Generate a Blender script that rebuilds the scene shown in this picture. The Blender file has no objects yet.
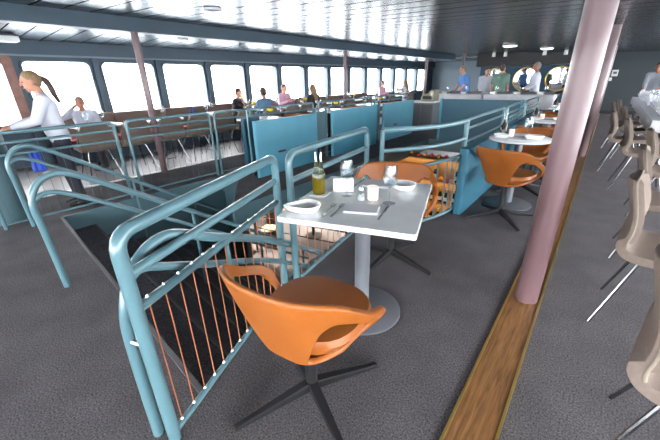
import bpy, bmesh, math, random
from mathutils import Vector, Matrix, Quaternion
random.seed(7)
SC = bpy.context.scene
COL = SC.collection
PI = math.pi

# ------------------------------------------------------------------ materials
def s2l(c):
    return tuple(((v/255)/12.92 if v/255 <= .04045 else ((v/255+.055)/1.055)**2.4) for v in c)

def mat(name, rgb, rough=.5, metal=0., spec=.5, noise=0., nscale=20., bump=0., bscale=60., coat=0., trans=0., emit=None, estr=0., ior=1.45):
    m = bpy.data.materials.new(name); m.use_nodes = True
    nt = m.node_tree; N = nt.nodes; L = nt.links
    b = N['Principled BSDF']
    c = s2l(rgb)
    b.inputs['Base Color'].default_value = (*c, 1)
    b.inputs['Roughness'].default_value = rough
    b.inputs['Metallic'].default_value = metal
    b.inputs['Specular IOR Level'].default_value = spec
    b.inputs['Coat Weight'].default_value = coat
    b.inputs['Transmission Weight'].default_value = trans
    b.inputs['IOR'].default_value = ior
    tc = N.new('ShaderNodeTexCoord')
    if noise > 0:
        n = N.new('ShaderNodeTexNoise'); n.inputs['Scale'].default_value = nscale; n.inputs['Detail'].default_value = 5
        L.new(tc.outputs['Object'], n.inputs['Vector'])
        r = N.new('ShaderNodeValToRGB')
        r.color_ramp.elements[0].position = .3; r.color_ramp.elements[1].position = .7
        r.color_ramp.elements[0].color = (*[v*(1-noise) for v in c], 1)
        r.color_ramp.elements[1].color = (*[min(1, v*(1+noise)) for v in c], 1)
        L.new(n.outputs['Fac'], r.inputs['Fac']); L.new(r.outputs['Color'], b.inputs['Base Color'])
    if bump > 0:
        n2 = N.new('ShaderNodeTexNoise'); n2.inputs['Scale'].default_value = bscale; n2.inputs['Detail'].default_value = 3
        L.new(tc.outputs['Object'], n2.inputs['Vector'])
        bp = N.new('ShaderNodeBump'); bp.inputs['Strength'].default_value = bump; bp.inputs['Distance'].default_value = .01
        L.new(n2.outputs['Fac'], bp.inputs['Height']); L.new(bp.outputs['Normal'], b.inputs['Normal'])
    if emit:
        b.inputs['Emission Color'].default_value = (*s2l(emit), 1)
        b.inputs['Emission Strength'].default_value = estr
    return m

M = {}
M['teal'] = mat('teal_paint', (86, 119, 128), .28, coat=.3)
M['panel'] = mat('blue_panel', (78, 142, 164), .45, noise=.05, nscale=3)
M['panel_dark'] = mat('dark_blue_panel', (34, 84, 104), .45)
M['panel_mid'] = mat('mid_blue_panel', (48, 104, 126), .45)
M['dark_wire'] = mat('dark_wire', (74, 80, 82), .5)
M['well'] = mat('well_wall_paint', (70, 98, 106), .5)
M['slate'] = mat('slate_wall', (62, 78, 90), .5, noise=.05, nscale=2)
M['wall_blue'] = mat('far_wall_blue', (38, 70, 90), .5)
M['wall_grey'] = mat('grey_wall', (50, 58, 62), .55, noise=.04, nscale=2)
M['wall_pale'] = mat('pale_wall', (110, 124, 134), .55)
M['pink'] = mat('pink_column', (106, 81, 85), .38, coat=.15)
M['leather'] = mat('orange_leather', (152, 86, 34), .38, noise=.06, nscale=9, bump=.12, bscale=160)
M['leather2'] = mat('brown_seat', (150, 92, 60), .45, noise=.06, nscale=9)
M['blackmetal'] = mat('black_metal', (32, 32, 35), .4, spec=.4)
M['chrome'] = mat('chrome', (150, 152, 156), .2, metal=1.)
M['greymetal'] = mat('grey_metal', (120, 124, 132), .38, metal=.3)
M['greybase'] = mat('grey_base', (92, 94, 100), .5)
M['copper'] = mat('copper_wire', (205, 128, 92), .35, metal=.55)
M['steel'] = mat('steel', (190, 192, 196), .25, metal=1.)
M['fabric'] = mat('tan_fabric', (124, 111, 103), .9, spec=.15, noise=.06, nscale=70, bump=.2, bscale=220)
M['lit_edge'] = mat('painted_edge_light', (138, 128, 116), .8, spec=.2)
M['white'] = mat('white_china', (238, 238, 236), .2)
M['cloth'] = mat('white_cloth', (208, 208, 214), .8, spec=.2, bump=.15, bscale=30)
M['whiteplastic'] = mat('white_plastic', (228, 228, 226), .5)
M['brass'] = mat('brass', (205, 175, 105), .35, metal=.8)
M['gold'] = mat('gold_frame', (196, 172, 96), .4, metal=.4)
M['mirror'] = mat('mirror', (225, 230, 232), .03, metal=1.)
M['red'] = mat('red_seat', (150, 40, 42), .6)
M['darkwood'] = mat('dark_wood', (66, 44, 38), .4, noise=.3, nscale=12)
M['brownframe'] = mat('brown_frame', (120, 84, 74), .45, noise=.2, nscale=10)
M['skin'] = mat('skin', (190, 136, 112), .5)
M['skin2'] = mat('skin_tan', (164, 108, 84), .5)
M['shirt_white'] = mat('white_shirt', (196, 198, 210), .8, spec=.2, bump=.2, bscale=25)
M['shirt_black'] = mat('black_shirt', (48, 46, 50), .8)
M['shirt_denim'] = mat('denim_shirt', (98, 130, 160), .8)
M['shirt_pink'] = mat('pink_shirt', (226, 176, 200), .8)
M['shirt_blue'] = mat('blue_shirt', (70, 116, 172), .8)
M['shirt_green'] = mat('green_shirt', (96, 124, 112), .8)
M['shirt_grey'] = mat('grey_shirt', (140, 144, 154), .8)
M['trouser_black'] = mat('black_trousers', (36, 38, 48), .8)
M['trouser_blue'] = mat('navy_trousers', (44, 60, 98), .8)
M['khaki'] = mat('khaki_trousers', (150, 128, 98), .8)
M['shoe'] = mat('black_shoe', (26, 26, 28), .4)
M['hair_blond'] = mat('blond_hair', (134, 108, 80), .55, noise=.2, nscale=40)
M['hair_dark'] = mat('dark_hair', (62, 44, 38), .55, noise=.2, nscale=40)
M['hair_grey'] = mat('grey_hair', (120, 110, 104), .6)
M['eye'] = mat('eye_dark', (40, 32, 30), .3)
M['lips'] = mat('lip_pink', (180, 104, 98), .5)
M['blue_cloth'] = mat('blue_cloth', (52, 84, 190), .7)
M['yellow'] = mat('yellow_flower', (240, 210, 40), .6)
M['green'] = mat('green_stem', (70, 110, 50), .6)
M['darkbottle'] = mat('dark_bottle', (40, 26, 22), .15)
M['oil'] = mat('olive_oil', (214, 160, 10), .1, trans=.5)
M['bottle_green'] = mat('wine_bottle_green', (24, 40, 22), .1)
M['label'] = mat('cream_label', (226, 214, 182), .7)
M['orange'] = mat('orange_fruit', (226, 142, 34), .5)
M['tomato'] = mat('red_tomato', (206, 40, 30), .3)
M['amber'] = mat('amber_shelf', (150, 112, 66), .5)
M['paperred'] = mat('red_box', (196, 40, 40), .6)
M['candle'] = mat('frosted_candle', (240, 226, 214), .5, emit=(255, 214, 180), estr=.02)
M['dish_sauce'] = mat('brown_sauce', (120, 92, 76), .3)
M['beige_metal'] = mat('beige_machine', (130, 127, 110), .45)
M['nose'] = mat('nosing_rubber', (96, 94, 96), .7)
M['floor_low'] = mat('lower_carpet', (112, 110, 114), .95, spec=.1, noise=.1, nscale=40)
M['lamp'] = mat('lamp_lens', (255, 240, 215), .5, emit=(255, 232, 200), estr=6.)
M['lamp_white'] = mat('lamp_white', (250, 250, 250), .5, emit=(255, 255, 255), estr=1.5)
M['fill_low'] = mat('lower_fill', (255, 240, 215), .5, emit=(255, 238, 215), estr=26.)
M['lamp_amber'] = mat('amber_lamp', (255, 190, 90), .5, emit=(255, 222, 165), estr=2.2)

def marble():
    m = mat('grey_marble', (222, 224, 226), .25, noise=.1, nscale=7); return m
M['marble'] = marble()

def carpet():
    m = bpy.data.materials.new('charcoal_carpet'); m.use_nodes = True
    nt = m.node_tree; N = nt.nodes; L = nt.links; b = N['Principled BSDF']
    b.inputs['Roughness'].default_value = .95; b.inputs['Specular IOR Level'].default_value = .12
    tc = N.new('ShaderNodeTexCoord')
    n = N.new('ShaderNodeTexNoise'); n.inputs['Scale'].default_value = 130; n.inputs['Detail'].default_value = 6; n.inputs['Roughness'].default_value = .75
    n2 = N.new('ShaderNodeTexNoise'); n2.inputs['Scale'].default_value = 4; n2.inputs['Detail'].default_value = 3
    L.new(tc.outputs['Object'], n.inputs['Vector']); L.new(tc.outputs['Object'], n2.inputs['Vector'])
    r = N.new('ShaderNodeValToRGB'); e = r.color_ramp.elements
    e[0].position = .36; e[1].position = .64
    e[0].color = (*s2l((43, 41, 44)), 1); e[1].color = (*s2l((124, 120, 124)), 1)
    L.new(n.outputs['Fac'], r.inputs['Fac'])
    mx = N.new('ShaderNodeMix'); mx.data_type = 'RGBA'; mx.blend_type = 'MULTIPLY'; mx.inputs[0].default_value = 1
    r2 = N.new('ShaderNodeValToRGB'); e2 = r2.color_ramp.elements
    e2[0].position = .3; e2[1].position = .7; e2[0].color = (.82, .82, .82, 1); e2[1].color = (1.08, 1.08, 1.08, 1)
    L.new(n2.outputs['Fac'], r2.inputs['Fac'])
    L.new(r.outputs['Color'], mx.inputs[6]); L.new(r2.outputs['Color'], mx.inputs[7])
    L.new(mx.outputs[2], b.inputs['Base Color'])
    bp = N.new('ShaderNodeBump'); bp.inputs['Strength'].default_value = .5; bp.inputs['Distance'].default_value = .008
    L.new(n.outputs['Fac'], bp.inputs['Height']); L.new(bp.outputs['Normal'], b.inputs['Normal'])
    return m
M['carpet'] = carpet()

def ceiling_mat():
    m = bpy.data.materials.new('metal_plank_ceiling'); m.use_nodes = True
    nt = m.node_tree; N = nt.nodes; L = nt.links; b = N['Principled BSDF']
    b.inputs['Metallic'].default_value = .75; b.inputs['Roughness'].default_value = .27
    tc = N.new('ShaderNodeTexCoord'); sp = N.new('ShaderNodeSeparateXYZ'); L.new(tc.outputs['Object'], sp.inputs[0])
    d = N.new('ShaderNodeMath'); d.operation = 'DIVIDE'; d.inputs[1].default_value = .307
    a = N.new('ShaderNodeMath'); a.operation = 'ADD'; a.inputs[1].default_value = -.42+200
    L.new(sp.outputs['Y'], d.inputs[0]); L.new(d.outputs[0], a.inputs[0])
    fr = N.new('ShaderNodeMath'); fr.operation = 'FRACT'; L.new(a.outputs[0], fr.inputs[0])
    r = N.new('ShaderNodeValToRGB'); r.color_ramp.interpolation = 'LINEAR'; e = r.color_ramp.elements
    base = s2l((108, 114, 119)); dark = s2l((22, 24, 26))
    e[0].position = 0.; e[0].color = (*dark, 1); e[1].position = .065; e[1].color = (*dark, 1)
    x = e.new(.085); x.color = (*base, 1); x = e.new(1.); x.color = (*base, 1)
    L.new(fr.outputs[0], r.inputs['Fac']); L.new(r.outputs['Color'], b.inputs['Base Color'])
    gt = N.new('ShaderNodeMath'); gt.operation = 'GREATER_THAN'; gt.inputs[1].default_value = .07; L.new(fr.outputs[0], gt.inputs[0])
    for k, v in (('Metallic', .75), ('Specular IOR Level', .5)):
        mu = N.new('ShaderNodeMath'); mu.operation = 'MULTIPLY'; mu.inputs[1].default_value = v
        L.new(gt.outputs[0], mu.inputs[0]); L.new(mu.outputs[0], b.inputs[k])
    r2 = N.new('ShaderNodeValToRGB'); e = r2.color_ramp.elements
    e[0].position = 0.; e[0].color = (0, 0, 0, 1); e[1].position = .08; e[1].color = (1, 1, 1, 1)
    L.new(fr.outputs[0], r2.inputs['Fac'])
    bp = N.new('ShaderNodeBump'); bp.inputs['Strength'].default_value = .25; bp.inputs['Distance'].default_value = .01
    L.new(r2.outputs['Color'], bp.inputs['Height']); L.new(bp.outputs['Normal'], b.inputs['Normal'])
    return m
M['ceiling'] = ceiling_mat()

def wood():
    m = bpy.data.materials.new('oak_strip'); m.use_nodes = True
    nt = m.node_tree; N = nt.nodes; L = nt.links; b = N['Principled BSDF']; b.inputs['Roughness'].default_value = .4
    tc = N.new('ShaderNodeTexCoord'); mp = N.new('ShaderNodeMapping'); mp.inputs['Scale'].default_value = (60, 4, 4)
    L.new(tc.outputs['Object'], mp.inputs[0])
    n = N.new('ShaderNodeTexNoise'); n.inputs['Scale'].default_value = 1; n.inputs['Detail'].default_value = 6; n.inputs['Distortion'].default_value = 1.2
    L.new(mp.outputs[0], n.inputs['Vector'])
    r = N.new('ShaderNodeValToRGB'); e = r.color_ramp.elements
    e[0].position = .3; e[0].color = (*s2l((92, 62, 36)), 1); e[1].position = .7; e[1].color = (*s2l((156, 112, 70)), 1)
    L.new(n.outputs['Fac'], r.inputs['Fac']); L.new(r.outputs['Color'], b.inputs['Base Color'])
    return m
M['wood'] = wood()

def thin_glass(name, tint=(1, 1, 1), gl=.05, pwr=4.):
    m = bpy.data.materials.new(name); m.use_nodes = True
    nt = m.node_tree; N = nt.nodes; L = nt.links
    N.remove(N['Principled BSDF']); out = N['Material Output']
    t = N.new('ShaderNodeBsdfTransparent'); t.inputs[0].default_value = (*tint, 1)
    g = N.new('ShaderNodeBsdfGlossy'); g.inputs['Roughness'].default_value = .02
    lw = N.new('ShaderNodeLayerWeight'); lw.inputs[0].default_value = .5
    pw = N.new('ShaderNodeMath'); pw.operation = 'POWER'; pw.inputs[1].default_value = pwr
    ma = N.new('ShaderNodeMath'); ma.operation = 'MULTIPLY_ADD'; ma.inputs[1].default_value = .6; ma.inputs[2].default_value = gl
    L.new(lw.outputs['Facing'], pw.inputs[0]); L.new(pw.outputs[0], ma.inputs[0])
    mx = N.new('ShaderNodeMixShader'); L.new(ma.outputs[0], mx.inputs[0])
    L.new(t.outputs[0], mx.inputs[1]); L.new(g.outputs[0], mx.inputs[2]); L.new(mx.outputs[0], out.inputs[0])
    return m
M['pane'] = thin_glass('window_pane')
M['glass'] = thin_glass('drinking_glass', (.86, .90, .92), .07, 2.6)
M['greenglass'] = mat('green_glass', (190, 225, 196), .03, trans=1., ior=1.4)

# ------------------------------------------------------------------ mesh helpers
def new_bm(): return bmesh.new()

def obj(name, bm, m, parent=None, smooth=False, loc=None, bev=0.):
    me = bpy.data.meshes.new(name)
    bm.normal_update(); bm.to_mesh(me); bm.free()
    if m is not None: me.materials.append(M[m] if isinstance(m, str) else m)
    o = bpy.data.objects.new(name, me); COL.objects.link(o)
    if parent: o.parent = parent
    if loc: o.location = loc
    if smooth:
        for p in me.polygons: p.use_smooth = True
        try: me.set_sharp_from_angle(angle=math.radians(40))
        except Exception: pass
    if bev:
        b = o.modifiers.new('bevel', 'BEVEL'); b.width = bev; b.segments = 2; b.limit_method = 'ANGLE'
    return o

def box(bm, x0, x1, y0, y1, z0, z1, mtx=None):
    vs = [bm.verts.new((x, y, z)) for z in (z0, z1) for y in (y0, y1) for x in (x0, x1)]
    for f in ((0, 2, 3, 1), (4, 5, 7, 6), (0, 1, 5, 4), (2, 6, 7, 3), (0, 4, 6, 2), (1, 3, 7, 5)):
        bm.faces.new([vs[i] for i in f])
    if mtx is not None:
        for v in vs: v.co = mtx @ v.co
    return vs

def obox(bm, c, ux, half, z0, z1):
    """box around centre c (x,y) with unit x-axis ux and half sizes"""
    uy = (-ux[1], ux[0])
    vs = []
    for z in (z0, z1):
        for sy in (-1, 1):
            for sx in (-1, 1):
                vs.append(bm.verts.new((c[0]+ux[0]*half[0]*sx+uy[0]*half[1]*sy, c[1]+ux[1]*half[0]*sx+uy[1]*half[1]*sy, z)))
    for f in ((0, 2, 3, 1), (4, 5, 7, 6), (0, 1, 5, 4), (2, 6, 7, 3), (0, 4, 6, 2), (1, 3, 7, 5)):
        bm.faces.new([vs[i] for i in f])

def fillet(pts, r, n=5):
    pts = [Vector(p) for p in pts]
    if r <= 0: return pts
    out = [pts[0]]
    for i in range(1, len(pts)-1):
        a, b, c = pts[i-1], pts[i], pts[i+1]
        d1 = (a-b); d2 = (c-b)
        rr = min(r, d1.length*.48, d2.length*.48)
        p1 = b+d1.normalized()*rr; p2 = b+d2.normalized()*rr
        for k in range(n+1):
            t = k/n
            out.append((1-t)**2*p1+2*t*(1-t)*b+t*t*p2)
    out.append(pts[-1])
    return out

def tube(bm, pts, r, seg=10, fil=0., closed=False, r2=None):
    pts = fillet(pts, fil) if fil else [Vector(p) for p in pts]
    n = len(pts); rings = []; prev = None
    for i, p in enumerate(pts):
        if closed: t = (pts[(i+1) % n]-pts[i-1]).normalized()
        elif i == 0: t = (pts[1]-pts[0]).normalized()
        elif i == n-1: t = (pts[-1]-pts[-2]).normalized()
        else: t = (pts[i+1]-pts[i-1]).normalized()
        if prev is None:
            u = t.orthogonal().normalized()
        else:
            u = (prev-t*prev.dot(t)); u = u.normalized() if u.length > 1e-6 else t.orthogonal().normalized()
        prev = u; w = t.cross(u)
        rr = r if r2 is None else r+(r2-r)*i/(n-1)
        rings.append([bm.verts.new(p+(u*math.cos(2*PI*k/seg)+w*math.sin(2*PI*k/seg))*rr) for k in range(seg)])
    m = n if closed else n-1
    for i in range(m):
        A = rings[i]; B = rings[(i+1) % n]
        for k in range(seg): bm.faces.new((A[k], A[(k+1) % seg], B[(k+1) % seg], B[k]))
    if not closed:
        bm.faces.new(rings[0][::-1]); bm.faces.new(rings[-1])

def lathe(bm, prof, seg=20, c=(0, 0, 0), sx=1., sy=1.):
    rings = []
    for r, z in prof:
        if r < 1e-5: rings.append([bm.verts.new((c[0], c[1], c[2]+z))])
        else: rings.append([bm.verts.new((c[0]+r*sx*math.cos(2*PI*k/seg), c[1]+r*sy*math.sin(2*PI*k/seg), c[2]+z)) for k in range(seg)])
    for A, B in zip(rings[:-1], rings[1:]):
        for k in range(seg):
            k2 = (k+1) % seg
            if len(A) == 1 and len(B) == 1: continue
            if len(A) == 1: bm.faces.new((A[0], B[k2], B[k]))
            elif len(B) == 1: bm.faces.new((A[k], A[k2], B[0]))
            else: bm.faces.new((A[k], A[k2], B[k2], B[k]))
    if len(rings[0]) > 1: bm.faces.new(rings[0][::-1])
    if len(rings[-1]) > 1: bm.faces.new(rings[-1])

def ellipsoid(bm, c, r, rot=None, u=16, v=10):
    mt = Matrix.Translation(Vector(c)) @ ((rot.to_matrix().to_4x4()) if rot else Matrix()) @ Matrix.Diagonal((*r, 1))
    bmesh.ops.create_uvsphere(bm, u_segments=u, v_segments=v, radius=1, matrix=mt)

def prism(bm, poly, z0, z1):
    a = [bm.verts.new((x, y, z0)) for x, y in poly]; b = [bm.verts.new((x, y, z1)) for x, y in poly]
    n = len(poly)
    bm.faces.new(a[::-1]); bm.faces.new(b)
    for i in range(n): bm.faces.new((a[i], a[(i+1) % n], b[(i+1) % n], b[i]))

def rrect(w, h, r, n=5):
    out = []
    for cx, cy, a0 in ((w/2-r, h/2-r, 0), (-w/2+r, h/2-r, 90), (-w/2+r, -h/2+r, 180), (w/2-r, -h/2+r, 270)):
        for k in range(n+1):
            a = math.radians(a0+90*k/n); out.append((cx+r*math.cos(a), cy+r*math.sin(a)))
    return out

def plate_holes(bm, outer, holes, fn, thick_dir):
    """planar plate (2D loops mapped by fn) with holes, thickened along thick_dir"""
    edges = []
    for lp in [outer]+holes:
        vs = [bm.verts.new(fn(*p)) for p in lp]
        edges += [bm.edges.new((vs[i], vs[(i+1) % len(vs)])) for i in range(len(vs))]
    g = bmesh.ops.triangle_fill(bm, edges=edges, use_beauty=True, use_dissolve=False)
    faces = [f for f in g['geom'] if isinstance(f, bmesh.types.BMFace)]
    r = bmesh.ops.extrude_face_region(bm, geom=faces)
    for v in [v for v in r['geom'] if isinstance(v, bmesh.types.BMVert)]: v.co += Vector(thick_dir)
    bmesh.ops.recalc_face_normals(bm, faces=bm.faces[:])

def thing(name, label, cat, loc=(0, 0, 0), rz=0, group=None):
    o = bpy.data.objects.new(name, None); COL.objects.link(o); o.empty_display_size = .1
    o.location = loc; o.rotation_euler = (0, 0, rz); o['label'] = label; o['category'] = cat
    if group: o['group'] = group
    return o
def tag(o, label, cat, group=None):
    o['label'] = label; o['category'] = cat
    if group: o['group'] = group
    return o
def struct(name, bm, m, parent=None, smooth=False):
    o = obj(name, bm, m, parent, smooth)
    if parent is None: o['kind'] = 'structure'
    return o
def dup(root, loc, rz, label, group=None):
    r = root.copy(); COL.objects.link(r); r.location = loc; r.rotation_euler = (0, 0, rz); r['label'] = label
    if group: r['group'] = group
    for ch in list(root.children):
        c = ch.copy(); COL.objects.link(c); c.parent = r
        for g in list(ch.children):
            d = g.copy(); COL.objects.link(d); d.parent = c
    return r

# ------------------------------------------------------------------ camera
H = 1.3586
def cam_rot(yaw, pitch, roll):
    cy, sy = math.cos(yaw), math.sin(yaw)
    fwd = Vector((-sy*math.cos(pitch), cy*math.cos(pitch), -math.sin(pitch)))
    rt = Vector((cy, sy, 0)); up = rt.cross(fwd)
    c, s = math.cos(roll), math.sin(roll)
    r2 = c*rt+s*up; u2 = -s*rt+c*up
    return Matrix((r2, u2, -fwd)).transposed()
cd = bpy.data.cameras.new('camera'); cam = bpy.data.objects.new('camera', cd); COL.objects.link(cam)
cd.sensor_width = 36; cd.lens = 329.7/660*36; cd.clip_start = .05; cd.clip_end = 200
cam.matrix_world = Matrix.Translation((0, 0, H)) @ cam_rot(.6733, .402, -.0218).to_4x4()
SC.camera = cam

# ------------------------------------------------------------------ the setting
Y0, Y1 = -4.5, 16.6
XL, XR = -8.0, 3.6
XM = -4.6                      # the mirrored wall starts here; left of it the saloon runs on to YF
YF = 19.6
def ceil_z(x): return 2.205-.03*(x+5.2) if x > -5.45 else 2.20-.05*(-5.45-x)

# hole in the floor above the stairs
well = [(-4.5, .82), (-1.17, .50), (-1.56, 1.40), (-1.66, 2.58), (-1.46, 2.58), (-1.25, 2.88), (-1.13, 3.22), (-1.09, 3.6),
        (-1.09, 7.75), (-3.12, 7.75), (-3.14, 2.12), (-4.08, 2.92), (-4.5, 2.90)]
bm = new_bm()
plate_holes(bm, [(XL, Y0), (XR, Y0), (XR, Y1), (XM, Y1), (XM, YF), (XL, YF)], [well], lambda x, y: (x, y, 0), (0, 0, -.16))
struct('floor', bm, 'carpet')
# bay floor paled by painted window glare; white line at its edge
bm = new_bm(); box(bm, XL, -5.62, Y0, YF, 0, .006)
M['bayfloor'] = mat('bay_glare_floor', (104, 100, 103), .35, noise=.08, nscale=3)
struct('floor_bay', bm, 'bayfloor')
bm = new_bm(); box(bm, -5.62, -5.56, Y0, 12, 0, .012); struct('trim_1', bm, 'whiteplastic')
# oak strip with brass edges
bm = new_bm(); box(bm, -.205, -.04, Y0, 16.5, 0, .006); strip = struct('trim_2', bm, 'wood')
bm = new_bm()
for x in (-.217, -.04): box(bm, x, x+.012, Y0, 16.5, 0, .01)
struct('brass_edge', bm, 'brass', strip)
# fascia round the opening (painted edge of the deck)
bm = new_bm()
n = len(well)
for i in range(n):
    a, b = Vector(well[i]), Vector(well[(i+1) % n])
    if i == 0: continue
    d = (b-a).normalized(); nrm = Vector((d.y, -d.x))
    a2 = a-nrm*.0; b2 = b
    vs = [bm.verts.new((*p, z)) for z in (.004, -.24) for p in (a, b, b+nrm*-.012, a+nrm*-.012)]
    for f in ((0, 1, 2, 3), (7, 6, 5, 4), (0, 4, 5, 1), (1, 5, 6, 2), (2, 6, 7, 3), (3, 7, 4, 0)): bm.faces.new([vs[k] for k in f])
bmesh.ops.recalc_face_normals(bm, faces=bm.faces[:])
struct('trim_3', bm, 'well')
# side wall of the stair and its return
bm = new_bm()
box(bm, -4.60, -4.50, .80, 3.0, -2.25, -.165)
struct('wall_stair_left', bm, 'well')
bm = new_bm(); box(bm, -4.49, -4.08, 2.92, 3.0, -2.25, -.165); struct('wall_stair_return', bm, 'well')
bm = new_bm(); prism(bm, [(-1.16, .48), (-1.10, .48), (-1.50, 1.40), (-1.58, 2.45), (-1.64, 2.45), (-1.56, 1.40)], -2.3, -.17)
struct('wall_stair_right', bm, 'well')

# lower deck shell
ZL = -2.25
bm = new_bm(); box(bm, XL, XR, Y0, YF, ZL-.1, ZL); struct('floor_lower', bm, 'floor_low')
bm = new_bm()
box(bm, XL-.1, XL, Y0, YF, ZL, -.17); box(bm, XR, XR+.1, Y0, YF, ZL, -.17)
box(bm, XL, XR, Y0-.1, Y0, ZL, -.17); box(bm, XL, XR, YF, YF+.1, ZL, -.17)
struct('wall_lower', bm, 'wall_pale')

# ceiling of metal planks
bm = new_bm()
xs = [XL, -5.45, -2.5, .5, XR]
for x0, x1 in zip(xs[:-1], xs[1:]):
    yb = Y1
    segs = [(Y0, Y1)]
    for (a, b) in segs:
        vs = [bm.verts.new(p) for p in ((x0, a, ceil_z(x0+1e-4)), (x1, a, ceil_z(x1)), (x1, b, ceil_z(x1)), (x0, b, ceil_z(x0+1e-4)))]
        vt = [bm.verts.new(v.co+Vector((0, 0, .08))) for v in vs]
        bm.faces.new(vs[::-1]); bm.faces.new(vt)
        for k in range(4): bm.faces.new((vs[k], vs[(k+1) % 4], vt[(k+1) % 4], vt[k]))
vs0 = [(XL, Y1), (XM, Y1), (XM, YF), (XL, YF)]
prism(bm, vs0, 2.12, 2.3)
bmesh.ops.recalc_face_normals(bm, faces=bm.faces[:])
struct('ceiling', bm, 'ceiling')
# deep beam over the left row of columns
bm = new_bm(); box(bm, -5.62, -5.42, Y0, 15.6, 2.035, 2.26); struct('trim_4', bm, 'slate')

# window walls -------------------------------------------------
win_y = [.28+.0]+[1.64+1.228*k for k in range(14)]
WZ0, WZ1, WW = .74, 1.765, 1.03
def window_wall(x, out, ys, name, y0, y1, wz0=WZ0, wz1=WZ1):
    holes = [[(y+WW/2+a, (wz0+wz1)/2+b) for a, b in rrect(WW, wz1-wz0, .09)] for y in ys]
    bm = new_bm()
    plate_holes(bm, [(y0, 0), (y1, 0), (y1, 2.3), (y0, 2.3)], holes, lambda a, b: (x, a, b), (out*.14, 0, 0))
    struct(name, bm, 'slate')
wnum = [0]
def window_unit(x, out, y, fmat='slate', deep=.03, fw=.06, WZ0=WZ0, WZ1=WZ1):
    wnum[0] += 1
    bm = new_bm()
    o = [(y+WW/2+a, (WZ0+WZ1)/2+b) for a, b in rrect(WW+fw, WZ1-WZ0+fw, .12)]
    i = [(y+WW/2+a, (WZ0+WZ1)/2+b) for a, b in rrect(WW-.02, WZ1-WZ0-.02, .085)]
    plate_holes(bm, o, [i], lambda a, b: (x-out*deep, a, b), (out*deep*.98, 0, 0))
    f = struct('window_%d' % wnum[0], bm, fmat)
    bm = new_bm()
    box(bm, x+out*.05-.003, x+out*.05+.003, y, y+WW, WZ0, WZ1)
    obj('window_pane', bm, 'pane', f)
    return f
left_ys = [1.64+1.228*k for k in range(14)]
rear_ys = [-4.2, -2.95, -1.7]
window_wall(XL, -1, rear_ys+[.36]+left_ys, 'wall_left', Y0, YF)
for k, y in enumerate(left_ys): window_unit(XL, -1, y, 'brownframe' if k == 13 else 'slate')
for y in rear_ys: window_unit(XL, -1, y)
# window with the brown wooden frame beside the server
window_unit(XL, -1, .36, 'brownframe', .1, .26)
right_ys = [-4.3+1.16*k for k in range(18)]
window_wall(XR, 1, right_ys, 'wall_right', Y0, Y1, .35, 1.85)  # unseen right windows, made taller to let in more light
for y in right_ys: window_unit(XR, 1, y, WZ0=.35, WZ1=1.85)
# piers between the windows, header and ledge
bm = new_bm()
for k in range(15):
    y = 1.64+1.228*k-.1
    box(bm, XL, XL+.07, y-.05, y+.05, 0, 1.9)
box(bm, XL, XL+.10, Y0, YF, 1.86, 2.12)
struct('trim_5', bm, 'slate')
bm = new_bm(); box(bm, XL, XL+.12, Y0, YF, 1.835, 1.86); box(bm, XL, XL+.12, Y0, YF, .64, .68); struct('trim_6', bm, 'wall_pale')

# rear wall (behind the camera) with glass doors put in for more light
bm = new_bm()
rw = [XL+.3+1.4*k for k in range(8)]
holes = [[(x+.62+a, 1.0+b) for a, b in rrect(1.24, 1.84, .05)] for x in rw]
plate_holes(bm, [(XL, 0), (XR, 0), (XR, 2.3), (XL, 2.3)], holes, lambda a, b: (a, Y0, b), (0, -.14, 0))
struct('wall_rear', bm, 'slate')
for k, x in enumerate(rw):
    bm = new_bm(); plate_holes(bm, [(x+.62+a, 1.0+b) for a, b in rrect(1.24, 1.84, .05)], [[(x+.62+a, 1.0+b) for a, b in rrect(1.14, 1.72, .04)]], lambda a, b: (a, Y0-.05, b), (0, .04, 0))
    d = struct('door_%d' % (k+1), bm, 'slate')
    bm = new_bm(); box(bm, x+.05, x+1.19, Y0-.035, Y0-.03, .14, 1.86); obj('door_pane', bm, 'pane', d)
# far walls
bm = new_bm(); box(bm, XM, -.75, Y1, Y1+.1, 0, 2.25); struct('wall_mirrors', bm, 'wall_blue')
bm = new_bm(); box(bm, -.75, XR, Y1-.25, Y1+.1, 0, 2.25); struct('wall_far', bm, 'wall_grey')
bm = new_bm(); box(bm, XL, XM, YF, YF+.1, 0, 2.25); box(bm, XM-.1, XM, Y1, YF, 0, 2.25); struct('wall_bow', bm, 'wall_pale')
bm = new_bm(); box(bm, -.75, XR, Y1-.27, Y1-.25, 0, .12); struct('baseboard_far', bm, 'blackmetal')
# dark dropped soffit over the mirrors
bm = new_bm(); box(bm, -4.4, -.75, 15.2, Y1, 1.72, 2.2); struct('trim_7', bm, 'blackmetal')

# ------------------------------------------------------------------ columns
def column(x, y, r, label, m='pink'):
    bm = new_bm()
    zt = ceil_z(x)+.02 if x > -5 else 2.05
    lathe(bm, [(r*1.0, .004), (r, .02), (r, zt)], 24, (x, y, 0))
    o = obj('column', bm, m, smooth=True); tag(o, label, 'column', 'pink columns')
column(-.115, 2.2, .066, 'thick pink column rising from the oak strip, nearest the camera')
column(-.115, 7.4, .066, 'pink column behind the nearest one where the oak strip meets its foot')
column(-.115, 12.6, .066, 'far pink column on the oak strip, hidden behind the two nearer columns')
column(-5.52, 2.52, .05, 'pink column standing on the white floor line by the window chairs at left')
column(-5.52, 7.7, .05, 'thin pink column between the windows above the middle blue panel')
column(-5.52, 12.9, .055, 'pink column at the end of the row, beside the farthest blue panel')
column(-4.6, 14.2, .05, 'thin pink column at the back beside the man in the blue shirt')

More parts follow.
